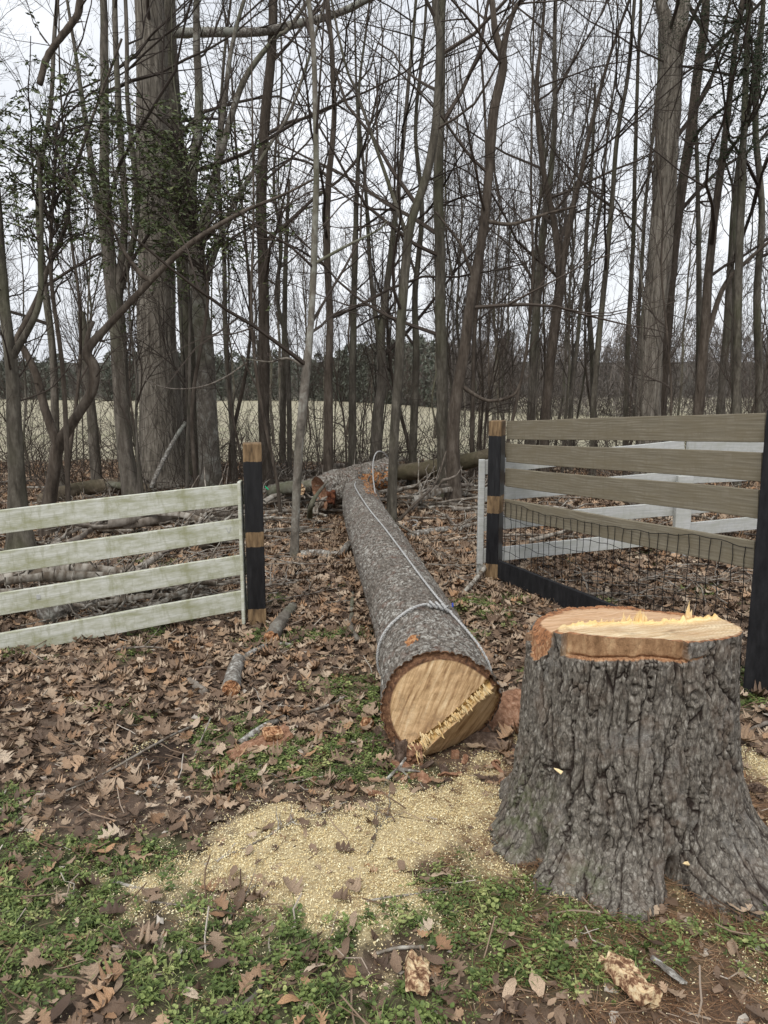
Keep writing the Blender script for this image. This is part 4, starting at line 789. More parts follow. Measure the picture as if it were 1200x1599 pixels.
limb('lying_branch', 'curved pale limb lying low behind the left end of the white fence', [G(-20, 980, .05), G(40, 962, .08), G(80, 944, .1), G(140, 935, .09)], .014, .012, 'stick', 'branch', seed=20, twigs=4)
limb('lying_log', 'knotty old log lying at the foot of the leaning forked tree', [G(70, 790, .05), G(130, 778, .12), G(190, 774, .12), G(240, 776, .08)], .12, .08, 'moss_log', 'log', seed=21, sides=16)
limb('lying_log', 'short pale limb resting on top of the knotty old log', [P(140, 768, 10.3), P(165, 757, 10.2), P(200, 760, 10.1)], .05, .045, 'bark_lichen', 'log', seed=22)
limb('lichen_limb', 'thick lichened limb in the brush pile behind the black post', [P(425, 768, 9.4), P(450, 762, 9.2), P(478, 760, 9.0), P(500, 752, 8.9)], .09, .06, 'bark_lichen', 'branch', seed=23, sides=16, twigs=4)
limb('lichen_limb', 'sawn pale log end showing at the left of the snapped trunk', [P(468, 764, 8.9), P(486, 756, 9.3)], .07, .07, 'stick', 'branch', cut0='chip_face', seed=24, sides=16)
limb('leaning_branch', 'grey lichened pole leaning against the big furrowed tree', [P(236, 762, 9.6), P(250, 730, 9.7), P(272, 688, 9.9), P(290, 660, 10.1)], .03, .024, 'bark_flake', 'branch', seed=25)
limb('root_stub', 'small forked grey stub left of the far end of the felled trunk', [G(483, 815, 0), P(486, 790, 8.0), P(497, 770, 8.2), P(512, 752, 8.4)], .035, .012, 'bark_grey', 'stub', seed=26, twigs=2)
limb('dark_branch', 'dark crooked branch rising from the litter right of the slender tree', [G(618, 820, .02), P(650, 785, 8.4), P(680, 755, 8.7), P(697, 705, 9.0)], .02, .008, 'bark_dark', 'branch', seed=27, twigs=4)
limb('lying_branch', 'forked limb lying on leaves left of the mid black post', [G(700, 772, .05), G(722, 776, .06), G(750, 782, .04)], .03, .025, 'stick', 'branch', seed=28)
limb('lying_branch', 'lichened branch end touching the left flank of the felled trunk', [G(470, 872, .04), G(500, 872, .05), G(530, 874, .05), G(545, 862, .08)], .035, .03, 'bark_flake', 'branch', seed=29)
limb('lying_branch', 'long grey branch lying parallel above the lichened branch end', [G(385, 842, .04), G(430, 836, .05), G(480, 834, .04), G(520, 832, .03)], .03, .015, 'bark_lichen', 'branch', seed=30)
limb('lying_branch', 'thin limb bridging the right shoulder of the felled trunk', [P(556, 770, 8.5), P(580, 796, 8.0), P(610, 812, 7.6), P(650, 835, 7.3)], .018, .012, 'bark_grey', 'branch', seed=31, twigs=2)
limb('lying_branch', 'mossy branch lying in leaves between the felled trunk and the gate post', [G(640, 842, .03), G(670, 838, .05), G(700, 832, .04)], .045, .03, 'bark_flake', 'branch', seed=32)
# uncounted-looking but countable little branches: individuals in two groups
r = np.random.default_rng(44); sm = []
for v_ in range(5):
    t = np.linspace(0, 1, 9); L = 1.; pp = np.stack([t * L - .5, .06 * np.sin(t * 5 + v_) + r.normal(0, .012, 9), .03 + .035 * np.sin(t * 3.14) + 0 * t], 1); parts = [tubes(pp[None], np.linspace(.016, .007, 9)[None] * (1 + .12 * r.normal(0, 1, 9))[None], 6)]
    for k in range(4): j = r.integers(2, 8); d = np.array([r.uniform(.1, .5), r.choice([-1, 1]) * r.uniform(.2, .5), r.uniform(0, .35)]); q = pp[j] + d * np.linspace(0, 1, 5)[:, None] * r.uniform(.2, .6) + r.normal(0, .01, (5, 3)); q[0] = pp[j]; parts.append(tubes(q[None], np.linspace(.008, .003, 5)[None], 4))
    V, F = cat(parts); me = mesh('fallen_stick', V, F, smooth=True); me.materials.append(M['stick']); sm.append(me)
n = 0
def ok(p): return np.hypot(p[0] - SX, p[1] - SY) > .7 and logdist(p[0], p[1]) > .3
for k in range(1600):
    if n >= 210: break
    z_ = r.random(); 
    if z_ < .45: p = G(r.uniform(380, 760), r.uniform(742, 850))
    elif z_ < .75: p = G(r.uniform(-40, 380), r.uniform(745, 985))
    elif z_ < .88: p = G(r.uniform(760, 1250), r.uniform(700, 850))
    else: p = G(r.uniform(0, 1000), r.uniform(900, 1450))
    if not ok(p) or p[1] > 14: continue
    far = p[1] > 4.2; s = r.uniform(.4, 1.4) if far else r.uniform(.15, .4)
    fl_ = abs((p[0] - F0[0]) * fd[1] - (p[1] - F0[1]) * fd[0]) if p[0] < F0[0] + .5 else 9
    fr_ = abs((p[0] - W0[0]) * wd_[1] - (p[1] - W0[1]) * wd_[0]) if p[0] > .7 else 9
    s = min(s, 1.8 * (logdist(p[0], p[1]) - .27) if p[1] < 8.6 else 9, 1.6 * fl_, 1.6 * fr_, 1.6 * abs(p[1] - 6.1) if p[0] > .7 else 9)
    if s < .14: continue
    o = obj('fallen_stick', sm[n % 5], loc=(p[0], p[1], p[2])); o.scale = (s, s * .8, s * (r.uniform(.7, 1.3) if far else .7)); o.rotation_euler = (r.normal(0, .3), r.normal(0, .06), r.normal(0, .9))
    if far: tag(o, 'small bare stick among the brushy litter under the trees', 'stick', 'sticks littering the woodland floor')
    else: tag(o, 'tiny twig lying on the open leafy ground before the fences', 'twig', 'twigs lying in the foreground clearing')
    n += 1
# brush piles left by the felling
n = 0; PILES = [(405, 545, 738, 800, 9.0, 60), (600, 715, 745, 800, 9.2, 26), (120, 380, 770, 860, 8.2, 30), (-20, 330, 915, 975, 5.6, 30), (560, 640, 720, 745, 9.6, 14)]
for (xa, xb, ya, yb, _, cnt) in PILES:
    for k in range(cnt):
        p = G(r.uniform(xa, xb), r.uniform(ya, yb)); s = r.uniform(.6, 1.5)
        fl_ = abs((p[0] - F0[0]) * fd[1] - (p[1] - F0[1]) * fd[0]) if p[0] < F0[0] + .6 else 9; s = min(s, 2.0 * fl_, 2.2 * max(.2, logdist(p[0], p[1]) - .2) if p[1] < 8.6 else 9)
        if s < .3: continue
        o = obj('brush_branch', sm[k % 5], loc=(p[0], p[1], p[2] + r.uniform(0, .10))); o.scale = (s, s, s * r.uniform(1, 2.2)); o.rotation_euler = (r.normal(0, .5), r.normal(0, .12), r.normal(0, 1.0)); tag(o, 'lopped bare branch tangled in a brush pile under the trees', 'branch', 'lopped branches in the brush piles')
def place(name, label, category, VF, m, px, py, up, rot, group=None, loc=None):
    p = G(px, py) if loc is None else loc; e = obj(name, mesh(name, *VF, smooth=False), m, loc=p + np.array([0, 0, up])); e.rotation_euler = rot; return tag(e, label, category, group)
t = thing('bark_slab', 'torn reddish bark slab with an orange wood block near the sawdust', 'bark slab', G(408, 1172))
V, F = bark_piece(3, .30, .10, .02, .35); o = obj('bark', mesh('bark', V, F), M['inner_bark'], t, (0, 0, .035)); o.rotation_euler = (.35, -.1, .75)
V, F = chunk(21, .085, .06, .045, rough=.08); o = obj('wood_block', mesh('wood_block', V, F), M['orange_wood'], t, (.045, .045, .055)); o.rotation_euler = (.3, .1, .5)
place('wood_wedge', 'small orange wood wedge beside the left foot of the sawn butt', 'wood chip', chunk(5, .05, .04, .075, rough=.05), M['orange_wood'], 572, 1140, .02, (.2, .3, .5))
place('bark_chip', 'small upright bark chip speckled yellow near the bottom edge', 'bark chip', bark_piece(9, .125, .062, .022, .1), M['chip_face'], 652, 1536, .03, (.45, .1, 1.55))
place('bark_chip', 'thick bark chip speckled yellow beneath the stump', 'bark chip', bark_piece(12, .165, .075, .034, .1), M['chip_face'], 980, 1545, .035, (.35, .05, 2.0))
place('bark_shard', 'narrow grey bark shard lying right of the thick speckled chip', 'bark shard', bark_piece(14, .11, .025, .006, .1), M['bark_flake'], 1043, 1530, .03, (.4, .1, 2.0))
place('bark_slab', 'broad reddish bark slab lying between the sawn butt and the stump', 'bark slab', bark_piece(17, .36, .24, .03, .45), M['inner_bark'], 780, 1138, .07, (.5, -.15, .5))
place('bark_slab', 'smaller dark bark slab tucked under the broad reddish slab', 'bark slab', bark_piece(19, .24, .12, .02, .4), M['dark_bark'], 765, 1165, .03, (.2, .1, -.5))
place('wood_chunk', 'round reddish wood lump in front of the sawn butt', 'wood chip', chunk(31, .035, .03, .03), M['inner_bark'], 711, 1183, .015, (0, 0, 0))
place('wood_chunk', 'reddish wood lump at the lower left corner of the sawn butt', 'wood chip', chunk(33, .04, .045, .03), M['inner_bark'], 617, 1200, .015, (0, .3, 0))
place('wood_chunk', 'small orange chip lying at the top of the sawdust', 'wood chip', chunk(35, .02, .02, .03), M['orange_wood'], 373, 1232, .01, (0, .3, 0))
r = np.random.default_rng(12)
for k in range(34):
    p = G(r.uniform(600, 810), r.uniform(1165, 1228)); q = G(r.uniform(440, 640), r.uniform(1120, 1260)) if k % 3 == 0 else p
    V, F = bark_piece(40 + k, r.uniform(.03, .10), r.uniform(.02, .05), .008, .4); o = obj('bark_flake', mesh('bark_flake', V, F), M['inner_bark' if k % 2 else 'dark_bark'], loc=q + [0, 0, .015]); o.rotation_euler = (r.normal(0, .5), r.normal(0, .5), r.uniform(0, 6))
    tag(o, 'small flake of bark scattered on the ground around the sawn butt', 'bark flake', 'bark flakes around the sawn butt')
# pine cone
cone = []; 
for k in range(46):
    a = k * 2.4; h = k / 46; rr_ = .016 * math.sin(math.pi * (h * .85 + .12)); c = np.array([math.cos(a) * rr_, math.sin(a) * rr_, h * .07]); V, F = box(.011, .004, .008); ca, sa = math.cos(a + 1.57), math.sin(a + 1.57); V = V @ np.array([[ca, sa, 0], [-sa, ca, 0], [0, 0, 1]]) * 1.2 + c; cone.append((V, F))
V, F = cat(cone); o = obj('pine_cone', mesh('pine_cone', V, F), M['dark_bark'], loc=G(1166, 1238, .02)); o.rotation_euler = (1.45, 0, 1.2); tag(o, 'dark pine cone on sawdust at the right of the stump', 'pine cone')
V, F = box(.05, .03, .004); V = np.vstack([V]); o = obj('tape_scrap', mesh('tape_scrap', V, F), M['green_tape'], loc=P(417, 762, 8.6)); o.rotation_euler = (.4, .8, .3); tag(o, 'scrap of bright green tape caught in the brush pile', 'tape')
place('lichen_tuft', 'branching grey lichened twig in front of the sawn butt', 'twig', tubes(np.stack([spline([G(600, 1226, .01), G(622, 1212, .03), G(640, 1222, .02)], 8), spline([G(622, 1212, .03), G(632, 1200, .04), G(636, 1192, .03)], 8), spline([G(622, 1212, .03), G(645, 1214, .03), G(655, 1212, .02)], 8)]) - G(622, 1212), np.linspace(.008, .003, 8)[None].repeat(3, 0), 6), M['bark_flake'], 622, 1212, 0, (0, 0, 0))

# ------------------------------------------------------------------ bare trees
def kids(Pb, Rb, n, tmin, tmax, a0, a1, len0, lfac, K, rg, up=.25, wig=.1, rmax=.7, rtip=.0018, rabs=None):
    """children of every branch in Pb (B,K,3)"""
    B, Kp, _ = Pb.shape; Lp = np.linalg.norm(np.diff(Pb, axis=1), axis=2).sum(1)
    bi = np.repeat(np.arange(B), n); t = tmin + (tmax - tmin) * (np.tile(np.arange(n), B) + rg.random(B * n)) / n; f = t * (Kp - 1); i = np.minimum(f.astype(int), Kp - 2); fr_ = (f - i)[:, None]
    s = Pb[bi, i] * (1 - fr_) + Pb[bi, i + 1] * fr_; T = norm(Pb[bi, i + 1] - Pb[bi, i]); rp = (Rb[bi, i] * (1 - fr_[:, 0]) + Rb[bi, i + 1] * fr_[:, 0])
    q = norm(np.cross(T, rg.normal(0, 1, T.shape))); an = np.radians(rg.uniform(a0, a1, len(bi)))[:, None]; d = norm(T * np.cos(an) + q * np.sin(an))
    L = (len0 if len0 else Lp[bi] * lfac) * (1 - .55 * t) * rg.uniform(.55, 1.25, len(bi)); st = (L / (K - 1))[:, None]
    pts = [s]; dr = d
    for k in range(1, K):
        dr = norm(dr + rg.normal(0, wig, dr.shape) + np.array([0, 0, up / K])); pts.append(pts[-1] + dr * st)
    r0 = np.minimum(rp * rmax, (rabs if rabs else 9) * (.6 + .5 * rg.random(len(bi)))); r0 = np.minimum(r0, .0028 + L * .008); r1 = np.maximum(rtip, r0 * .22)
    return np.stack(pts, 1), r0[:, None] + (r1 - r0)[:, None] * np.linspace(0, 1, K)[None] ** .8
def crown_mesh(stems, rg, n1=16, n2=7, n3=5, t0=.3, len1=None, lf1=.33, up=.35, ang=(35, 70), rtip=.0016, wig=.10, ret=False):
    parts, lv = [], []
    for pts, rad in stems:
        a, ar = kids(pts[None], rad[None], n1, t0, .99, *ang, len1, lf1, 9, rg, up=up, wig=wig * 1.5, rmax=.55, rtip=.003); parts.append(tubes(a, ar, 5))
        b_, br = kids(a, ar, n2, .15, .97, 25, 65, None, .55, 6, rg, up=up * .6, wig=wig * 1.3, rtip=rtip); parts.append(tubes(b_, br, 4)); lv.append((b_, br))
        if n3: c_, cr_ = kids(b_, br, n3, .15, .97, 25, 60, None, .6, 4, rg, up=.1, wig=wig * 1.4, rtip=rtip * .8); parts.append(tubes(c_, cr_, 3))
        lv.append((a, ar))
    V, F = cat(parts); return (V, F, lv) if ret else (V, F)
def trunk_geo(pts, rad, sides, ridge=0., seed=0):
    V, F = tubes(pts[None], rad[None], sides); n = len(pts)
    if ridge:
        a = np.tile(np.arange(sides) / sides * 2 * math.pi, n); c = np.repeat(pts, sides, 0); q = np.stack([np.cos(a) * 2.2, np.sin(a) * 2.2, c[:, 2] * 1.1], 1); f = fbm(q * 2.2 + seed, seed, 4)
        if sides > 30: f = f + 1.3 * np.abs(fbm(q * (8, 8, 1.1) + seed, seed + 5, 3))
        V = c + (V - c) * (1 + ridge * f)[:, None]
    return V, F
def tree(label, stems, d, mat='bark_brown', top=12., seed=0, sides=14, crown=True, group=None, nr=60, extend=True, name='bare_tree', ridge=.10, category='tree', **ck):
    rg = np.random.default_rng(seed); st = []; base = None
    for si, s in enumerate(stems):
        pts, rad = [], []
        for q in s:
            dd = q[3] if len(q) > 3 else 0; p = P(q[0], q[1], d + dd); pts.append(p); rad.append(q[2] / 2 * math.hypot(p[1], p[2] - EYE) / FPX)
        if si == 0:
            g = Hs(pts[0][0], pts[0][1]); 
            if pts[0][2] > g: pts.insert(0, np.array([pts[0][0], pts[0][1], g - .1])); rad.insert(0, rad[0] * 1.15)
            else: pts[0][2] = g - .1
            base = np.array([pts[0][0], pts[0][1], g])
        if extend and pts[-1][2] > 4.0 or (extend and si == 0 and s[-1][1] < 40):
            dv = norm(pts[-1] - pts[-2]); dv = norm(dv + [0, 0, .5]); Lx = max(1.0, (top - pts[-1][2])); n_ = 3
            for k in range(1, n_ + 1): pts.append(pts[-1] + norm(dv + rg.normal(0, .06, 3)) * Lx / n_); rad.append(rad[-1] * (.66 if k < n_ else .3))
        pts, rad = np.array(pts), np.array(rad); n_ = nr if si == 0 else nr // 2; sp = spline(pts, n_); u = np.linspace(0, len(rad) - 1, n_); ra = np.interp(u, np.arange(len(rad)), rad)
        nzv = np.stack([fbm(np.stack([sp[:, 2] * 1.3 + seed, sp[:, 2] * 0 + k * 7 + si, sp[:, 2] * 0], 1), seed + k, 3) for k in range(2)], 1); am = np.minimum(.05, ra * .8)[:, None] * np.linspace(0, 1, n_)[:, None] ** .5; sp[:, :2] += nzv * am
        if si == 0: ra = ra * (1 + .35 * np.exp(-(sp[:, 2] - base[2]) / .12) * (sp[:, 2] < base[2] + 1))
        st.append((sp - base, ra))
    e = thing(name, label, category, base, group)
    gs = [trunk_geo(sp, ra, sides if k == 0 else max(6, sides - 4), ridge, seed) for k, (sp, ra) in enumerate(st)]
    obj('trunk', mesh('trunk', *gs[0], smooth=True), M[mat], e)
    for g_ in gs[1:]: obj('limb', mesh('limb', *g_, smooth=True), M[mat], e)
    if crown:
        V, F = crown_mesh(st, rg, **ck); obj('crown', mesh('crown', V, F), M['twig'], e)
    return e, st, rg
# --- the trees one can tell apart, left to right
K = dict(n1=10, n2=6, n3=5)
tree('massive straight tree with furrowed grey bark rising behind the white fence', [[(258, 765, 76), (252, 650, 64), (248, 560, 58), (244, 430, 52), (240, 250, 44), (236, 100, 40), (232, -40, 36)]], 11.0, 'bark_tulip', 17, 1, 110, nr=220, n1=7, n2=6, n3=3, t0=.45, ridge=.07)
tree('tall trunk close against the right side of the massive furrowed tree', [[(300, 760, 34), (298, 600, 28), (291, 430, 28), (277, 250, 25), (268, 120, 22), (262, -40, 19)], [(271, 170, 13), (258, 60, 11), (252, -40, 9)]], 12.2, 'bark_brown', 15, 2, 24, nr=90, n1=8, n2=5, n3=3, t0=.4)
tree('stout scaly trunk with several upswept limbs right of the massive furrowed tree', [[(330, 758, 34), (324, 650, 31), (318, 540, 28), (306, 420, 24), (300, 300, 18), (312, 180, 12), (306, 0, 8)], [(306, 430, 12), (332, 300, 9), (352, 150, 7), (376, 20, 5)], [(304, 400, 12), (345, 240, 10), (380, 130, 8), (430, 60, 6), (470, 20, 5)], [(312, 470, 10), (360, 330, 7), (420, 230, 5), (470, 130, 4)]], 10.2, 'bark_lichen', 13, 3, 24, nr=90, n1=8, n2=5, n3=4, t0=.35)
tree('leaning grey tree splitting into several upright stems left of the massive tree', [[(207, 778, 28), (196, 690, 24), (188, 580, 24), (180, 480, 25), (168, 400, 20), (164, 250, 13), (163, 100, 11), (160, -20, 9)], [(184, 470, 15), (196, 330, 10), (186, 180, 8), (180, 20, 7)], [(172, 440, 11), (150, 300, 9), (128, 150, 6), (110, 30, 4)], [(190, 450, 11), (215, 330, 8), (200, 160, 6), (196, 0, 5)]], 9.6, 'bark_grey', 13, 4, 22, nr=80, n1=8, n2=5, n3=4, t0=.35)
tree('broken-topped dead trunk standing left of the leaning grey tree', [[(152, 770, 17), (147, 690, 16), (142, 620, 14), (134, 560, 13), (127, 487, 12)]], 10.6, 'bark_grey', 3, 5, 16, crown=False, extend=False, name='dead_tree_snag')
tree('leaning forked tree with a long limb reaching right across the massive trunk', [[(75, 806, 22), (84, 740, 19), (92, 695, 19), (120, 650, 15), (143, 612, 16), (148, 575, 17), (136, 548, 15), (165, 512, 11), (212, 462, 10), (250, 422, 9), (300, 378, 8), (370, 335, 6), (440, 305, 4), (500, 275, 3)], [(90, 695, 15), (72, 640, 13), (60, 590, 12), (38, 545, 10), (22, 535, 9)], [(136, 545, 10), (140, 520, 7), (148, 502, 6)], [(238, 440, 8), (218, 425, 8), (190, 385, 5), (170, 340, 3)], [(22, 538, 9), (58, 470, 9), (76, 420, 7), (105, 350, 7), (112, 290, 5), (140, 200, 4), (190, 60, 3)]], 7.6, 'bark_dark', 5, 6, 16, extend=False, nr=90, n1=10, n2=5, n3=4, t0=.3, lf1=.16, up=.05)
tree('dark scaly tree at the left edge with its base behind the white fence', [[(36, 876, 44), (28, 760, 26), (22, 650, 22), (16, 560, 18), (4, 430, 15), (-12, 250, 12)], [(18, 560, 12), (60, 480, 9), (64, 400, 7), (66, 320, 6), (60, 240, 4)]], 6.9, 'bark_brown', 9, 7, 20, nr=80, n1=9, n2=5, n3=4, t0=.3)
tree('straight dark trunk standing directly behind the left black post', [[(418, 765, 22), (413, 690, 17), (412, 560, 17), (411, 430, 16), (410, 300, 15), (414, 180, 14), (426, -20, 11)]], 10.8, 'bark_dark', 14, 8, 18, nr=80, n1=9, n2=6, n3=4, t0=.35)
tree('slim pale tree with a stepped crook growing nearest the left black post', [[(459, 880, 12), (462, 800, 13), (467, 700, 14), (474, 620, 14), (479, 567, 14), (484, 520, 10), (490, 400, 10), (494, 250, 8), (492, 100, 7), (480, -20, 6)], [(478, 575, 5), (450, 560, 4), (420, 565, 2.5), (380, 560, 1.5)], [(495, 410, 5), (540, 385, 4), (590, 360, 3), (605, 345, 2)]], 6.75, 'bark_lichen', 9, 9, 16, nr=80, n1=11, n2=5, n3=4, t0=.3, ridge=.06)
tree('dark slightly wavy trunk just right of the slim pale tree', [[(513, 760, 17), (512, 690, 15), (514, 600, 13), (516, 500, 11), (512, 380, 10), (515, 280, 9), (522, 160, 7), (512, 0, 5)]], 10.0, 'bark_dark', 12, 10, 14, **K)
tree('slender reddish trunk rising above the left end of the snapped trunk', [[(551, 750, 14), (551, 650, 12), (552, 560, 11), (553, 450, 9), (557, 330, 7), (560, 220, 5), (556, 120, 3)]], 10.6, 'bark_brown', 9, 11, 12, **K)
tree('grey trunk behind the broken end of the felled trunk dividing into two', [[(587, 750, 17), (590, 660, 16), (598, 590, 15), (596, 520, 12), (610, 400, 9), (625, 280, 7), (640, 120, 5), (650, 0, 4)], [(598, 560, 9), (580, 440, 7), (572, 300, 5), (560, 160, 4), (575, 20, 3)]], 10.9, 'bark_grey', 12, 12, 14, **K)
tree('slender olive trunk leaning right beside the end of the felled trunk', [[(611, 816, 16), (615, 730, 14), (621, 600, 15), (630, 470, 14), (642, 360, 13), (668, 270, 12), (684, 170, 11), (688, 60, 10), (682, -30, 9)], [(640, 380, 7), (598, 260, 5), (560, 150, 4), (530, 60, 3)]], 8.4, 'bark_brown', 12, 13, 16, nr=80, n1=8, n2=5, n3=4, t0=.3, ridge=.06)
tree('left trunk of the twin trees behind the mossy fallen trunk', [[(694, 762, 22), (692, 690, 18), (690, 580, 17), (687, 430, 16), (686, 280, 14), (690, 120, 12), (693, -30, 10)]], 9.9, 'bark_brown', 14, 14, 18, **K)
tree('right trunk of the twin trees bending right with a forked crooked top', [[(708, 755, 24), (708, 680, 20), (713, 620, 19), (726, 545, 17), (740, 440, 14), (752, 370, 13), (762, 290, 13), (770, 180, 14), (784, 100, 12), (772, 50, 9), (765, -20, 7)], [(783, 105, 8), (792, 50, 7), (806, 10, 6), (830, -30, 5)], [(742, 440, 6), (730, 410, 5), (718, 380, 4), (680, 330, 3)], [(716, 600, 7), (760, 625, 5), (800, 618, 5), (814, 595, 3)], [(756, 345, 6), (800, 350, 5), (850, 335, 4), (900, 322, 3)]], 9.6, 'bark_dark', 13, 15, 18, nr=100, n1=8, n2=5, n3=4, t0=.3)
tree('thin trunk standing between the twin trees and the mid black post', [[(736, 760, 7), (738, 640, 7), (742, 520, 6), (755, 380, 5), (760, 240, 4), (750, 60, 3)]], 11.0, 'bark_dark', 9, 16, 8, **K)
tree('grey trunk left of centre behind the brown fence joining a dark partner', [[(829, 760, 14), (830, 650, 13), (834, 540, 13), (843, 430, 11), (856, 310, 9), (866, 180, 7), (868, 0, 5)]], 12.0, 'bark_grey', 14, 17, 14, **K)
tree('dark forked tree shaped like a wishbone behind the brown fence', [[(848, 760, 16), (853, 650, 15), (860, 560, 15), (872, 470, 15), (876, 425, 15), (866, 350, 9), (850, 270, 8), (838, 150, 6), (850, 20, 4)], [(876, 430, 11), (892, 340, 9), (908, 270, 7), (925, 190, 6), (962, 60, 4)]], 11.6, 'bark_dark', 13, 18, 16, **K)
tree('big pale-barked tree behind the brown fence forking near its top', [[(1012, 790, 46), (1014, 690, 38), (1014, 600, 36), (1022, 480, 34), (1034, 350, 33), (1042, 220, 31), (1048, 110, 30), (1038, 30, 17), (1025, -40, 13)], [(1050, 120, 22), (1062, 50, 20), (1072, -40, 17)]], 11.2, 'bark_tulip', 17, 19, 90, nr=180, n1=9, n2=6, n3=4, t0=.4, ridge=.07)
tree('dark trunk tucked behind the right side of the big pale-barked tree', [[(1030, 760, 16), (1036, 600, 15), (1046, 470, 15), (1060, 330, 14), (1078, 200, 14), (1096, 70, 12), (1104, -40, 10)]], 12.6, 'bark_dark', 16, 20, 14, **K)
tree('straight slim tree just left of the big pale-barked tree', [[(976, 760, 8), (978, 620, 8), (984, 480, 7), (990, 330, 6), (994, 180, 5), (1000, 20, 4)]], 12.4, 'bark_brown', 12, 21, 10, **K)
tree('reddish slim trunk leaning right halfway between wishbone and big pale tree', [[(925, 760, 10), (926, 650, 9), (934, 540, 9), (946, 430, 8), (956, 320, 7), (966, 200, 6), (985, 80, 5)]], 11.4, 'bark_brown', 12, 22, 10, **K)
tree('slim crooked trunk right of the wishbone tree', [[(890, 760, 8), (892, 640, 7), (902, 540, 6), (912, 440, 5), (935, 340, 4), (950, 200, 3)]], 12.4, 'bark_grey', 9, 23, 10, **K)
tree('dark tree with a limb sweeping right behind the top brown board', [[(1086, 770, 18), (1090, 660, 16), (1098, 560, 15), (1106, 450, 13), (1118, 330, 11), (1134, 200, 9), (1150, 60, 7)], [(1100, 540, 9), (1130, 450, 7), (1165, 410, 6), (1210, 370, 4)]], 10.8, 'bark_dark', 13, 24, 14, **K)
tree('grey leaning tree left of the right black post', [[(1118, 770, 14), (1124, 650, 13), (1134, 520, 12), (1142, 400, 10), (1150, 280, 8), (1172, 150, 6), (1190, 20, 5)]], 11.8, 'bark_grey', 13, 25, 12, **K)
tree('tree rising directly behind the right black post', [[(1185, 760, 13), (1186, 600, 12), (1182, 470, 11), (1190, 330, 9), (1180, 180, 8), (1192, 20, 6)]], 11.0, 'bark_brown', 13, 26, 12, **K)
tree('thin upright tree between the massive tree and the left black post', [[(368, 760, 9), (362, 650, 8), (352, 520, 8), (350, 400, 6), (342, 250, 5), (350, 100, 4)]], 11.6, 'bark_grey', 11, 27, 10, **K)
tree('grey crooked sapling between the left black post and the slim pale tree', [[(452, 760, 8), (452, 640, 8), (448, 540, 7), (432, 460, 6), (440, 380, 5), (428, 280, 4), (440, 120, 3)]], 11.8, 'bark_grey', 9, 28, 10, **K)
tree('reddish trunk right of the slender olive tree behind the rope loop', [[(642, 755, 13), (646, 660, 12), (650, 560, 11), (648, 460, 9), (660, 330, 7), (650, 200, 5), (664, 40, 4)]], 11.0, 'bark_brown', 12, 29, 12, **K)
e, st_, rg_ = tree('thick-trunked tree far left with grey bark between dark scaly and forked trees', [[(98, 775, 15), (88, 690, 13), (84, 560, 11), (70, 430, 10), (60, 300, 8), (80, 160, 6), (90, 0, 5)]], 10.2, 'bark_grey', 12, 30, 12, **K)
# long lichened limb crossing high to the right from the trunk behind the massive tree
limb('broken_limb', 'long pale lichened limb caught high across the treetops beside the massive tree', [P(272, 52, 11.2), P(330, 50, 11.), P(400, 50, 10.8), P(470, 36, 10.6), P(530, 20, 10.3), P(600, -14, 10.)], .065, .035, 'bark_flake', 'branch', seed=60, twigs=8)
limb('hanging_branch', 'dark crooked dead branch hanging at the upper left', [P(62, 132, 8.), P(74, 90, 8.), P(98, 55, 8.), P(122, 22, 8.), P(126, -20, 8.)], .03, .035, 'bark_dark', 'branch', seed=61, twigs=4)
limb('arching_twig', 'thin pale arching twig in front of the massive furrowed trunk', [P(225, 592, 8.6), P(262, 606, 8.6), P(310, 605, 8.6), P(350, 590, 8.6), P(386, 566, 8.6)], .006, .008, 'stick', 'twig', seed=62, twigs=3)

# --- leafy evergreen sprays (privet) on the leaning tree and cedar at the right
b = NB('privet_leaf'); M['privet'] = b.done(b.ramp(b.noise(b.vec((1, 1, 1)), 5, 3), [(.35, (.05, .068, .027)), (.55, (.10, .125, .05)), (.75, (.18, .20, .09))]), .5, spec=.3)
b = NB('cedar'); M['cedar'] = b.done(b.ramp(b.noise(b.vec((1, 1, 1)), 6, 3), [(.35, (.018, .030, .016)), (.6, (.04, .058, .028))]), .8)
b = NB('brown_foliage'); M['brown_leaf'] = b.done(b.ramp(b.noise(b.vec((1, 1, 1)), 5, 3), [(.35, (.075, .05, .035)), (.6, (.14, .095, .065))]), .8)
def leaf_cards(C, s, rg, asp=.4, droop=.4, k=1):
    n_ = len(C); a = rg.uniform(0, 6.28, n_); d = norm(np.stack([np.cos(a), np.sin(a), rg.uniform(-1, .3, n_) * droop * 2], 1)); w_ = norm(np.cross(d, rg.normal(0, 1, (n_, 3)))); up = np.cross(w_, d); L = (s * rg.uniform(.6, 1.3, n_))[:, None]
    V = np.stack([C, C + d * L * .5 + w_ * L * asp * .5 + up * L * .06, C + d * L, C + d * L * .5 - w_ * L * asp * .5 + up * L * .06], 1).reshape(-1, 3); i = np.arange(n_) * 4; return V, np.stack([i, i + 1, i + 2, i + 3], 1)
def spray(center_px, d, rad, nst, rg, thick=1.):
    """arching thin shoots in a loose cloud; returns shoots and leaf points"""
    A, L_ = [], []
    for k in range(nst):
        c = P(*center_px, d) + rg.normal(0, 1, 3) * rad * (.5, .5, .45); dv = norm(rg.normal(0, 1, 3) * (1, 1, .45)); ln = rg.uniform(.3, .8); t = np.linspace(0, 1, 7)[:, None]; q = c + dv * t * ln + np.array([0, 0, -.25]) * t ** 2 * ln + np.cumsum(rg.normal(0, .012, (7, 3)), 0); A.append(q)
        m_ = rg.integers(12, 24); u = rg.uniform(.1, 1, m_) * 6; i = np.minimum(u.astype(int), 5); f = (u - i)[:, None]; L_.append(q[i] * (1 - f) + q[i + 1] * f)
    return np.stack(A), np.concatenate(L_)
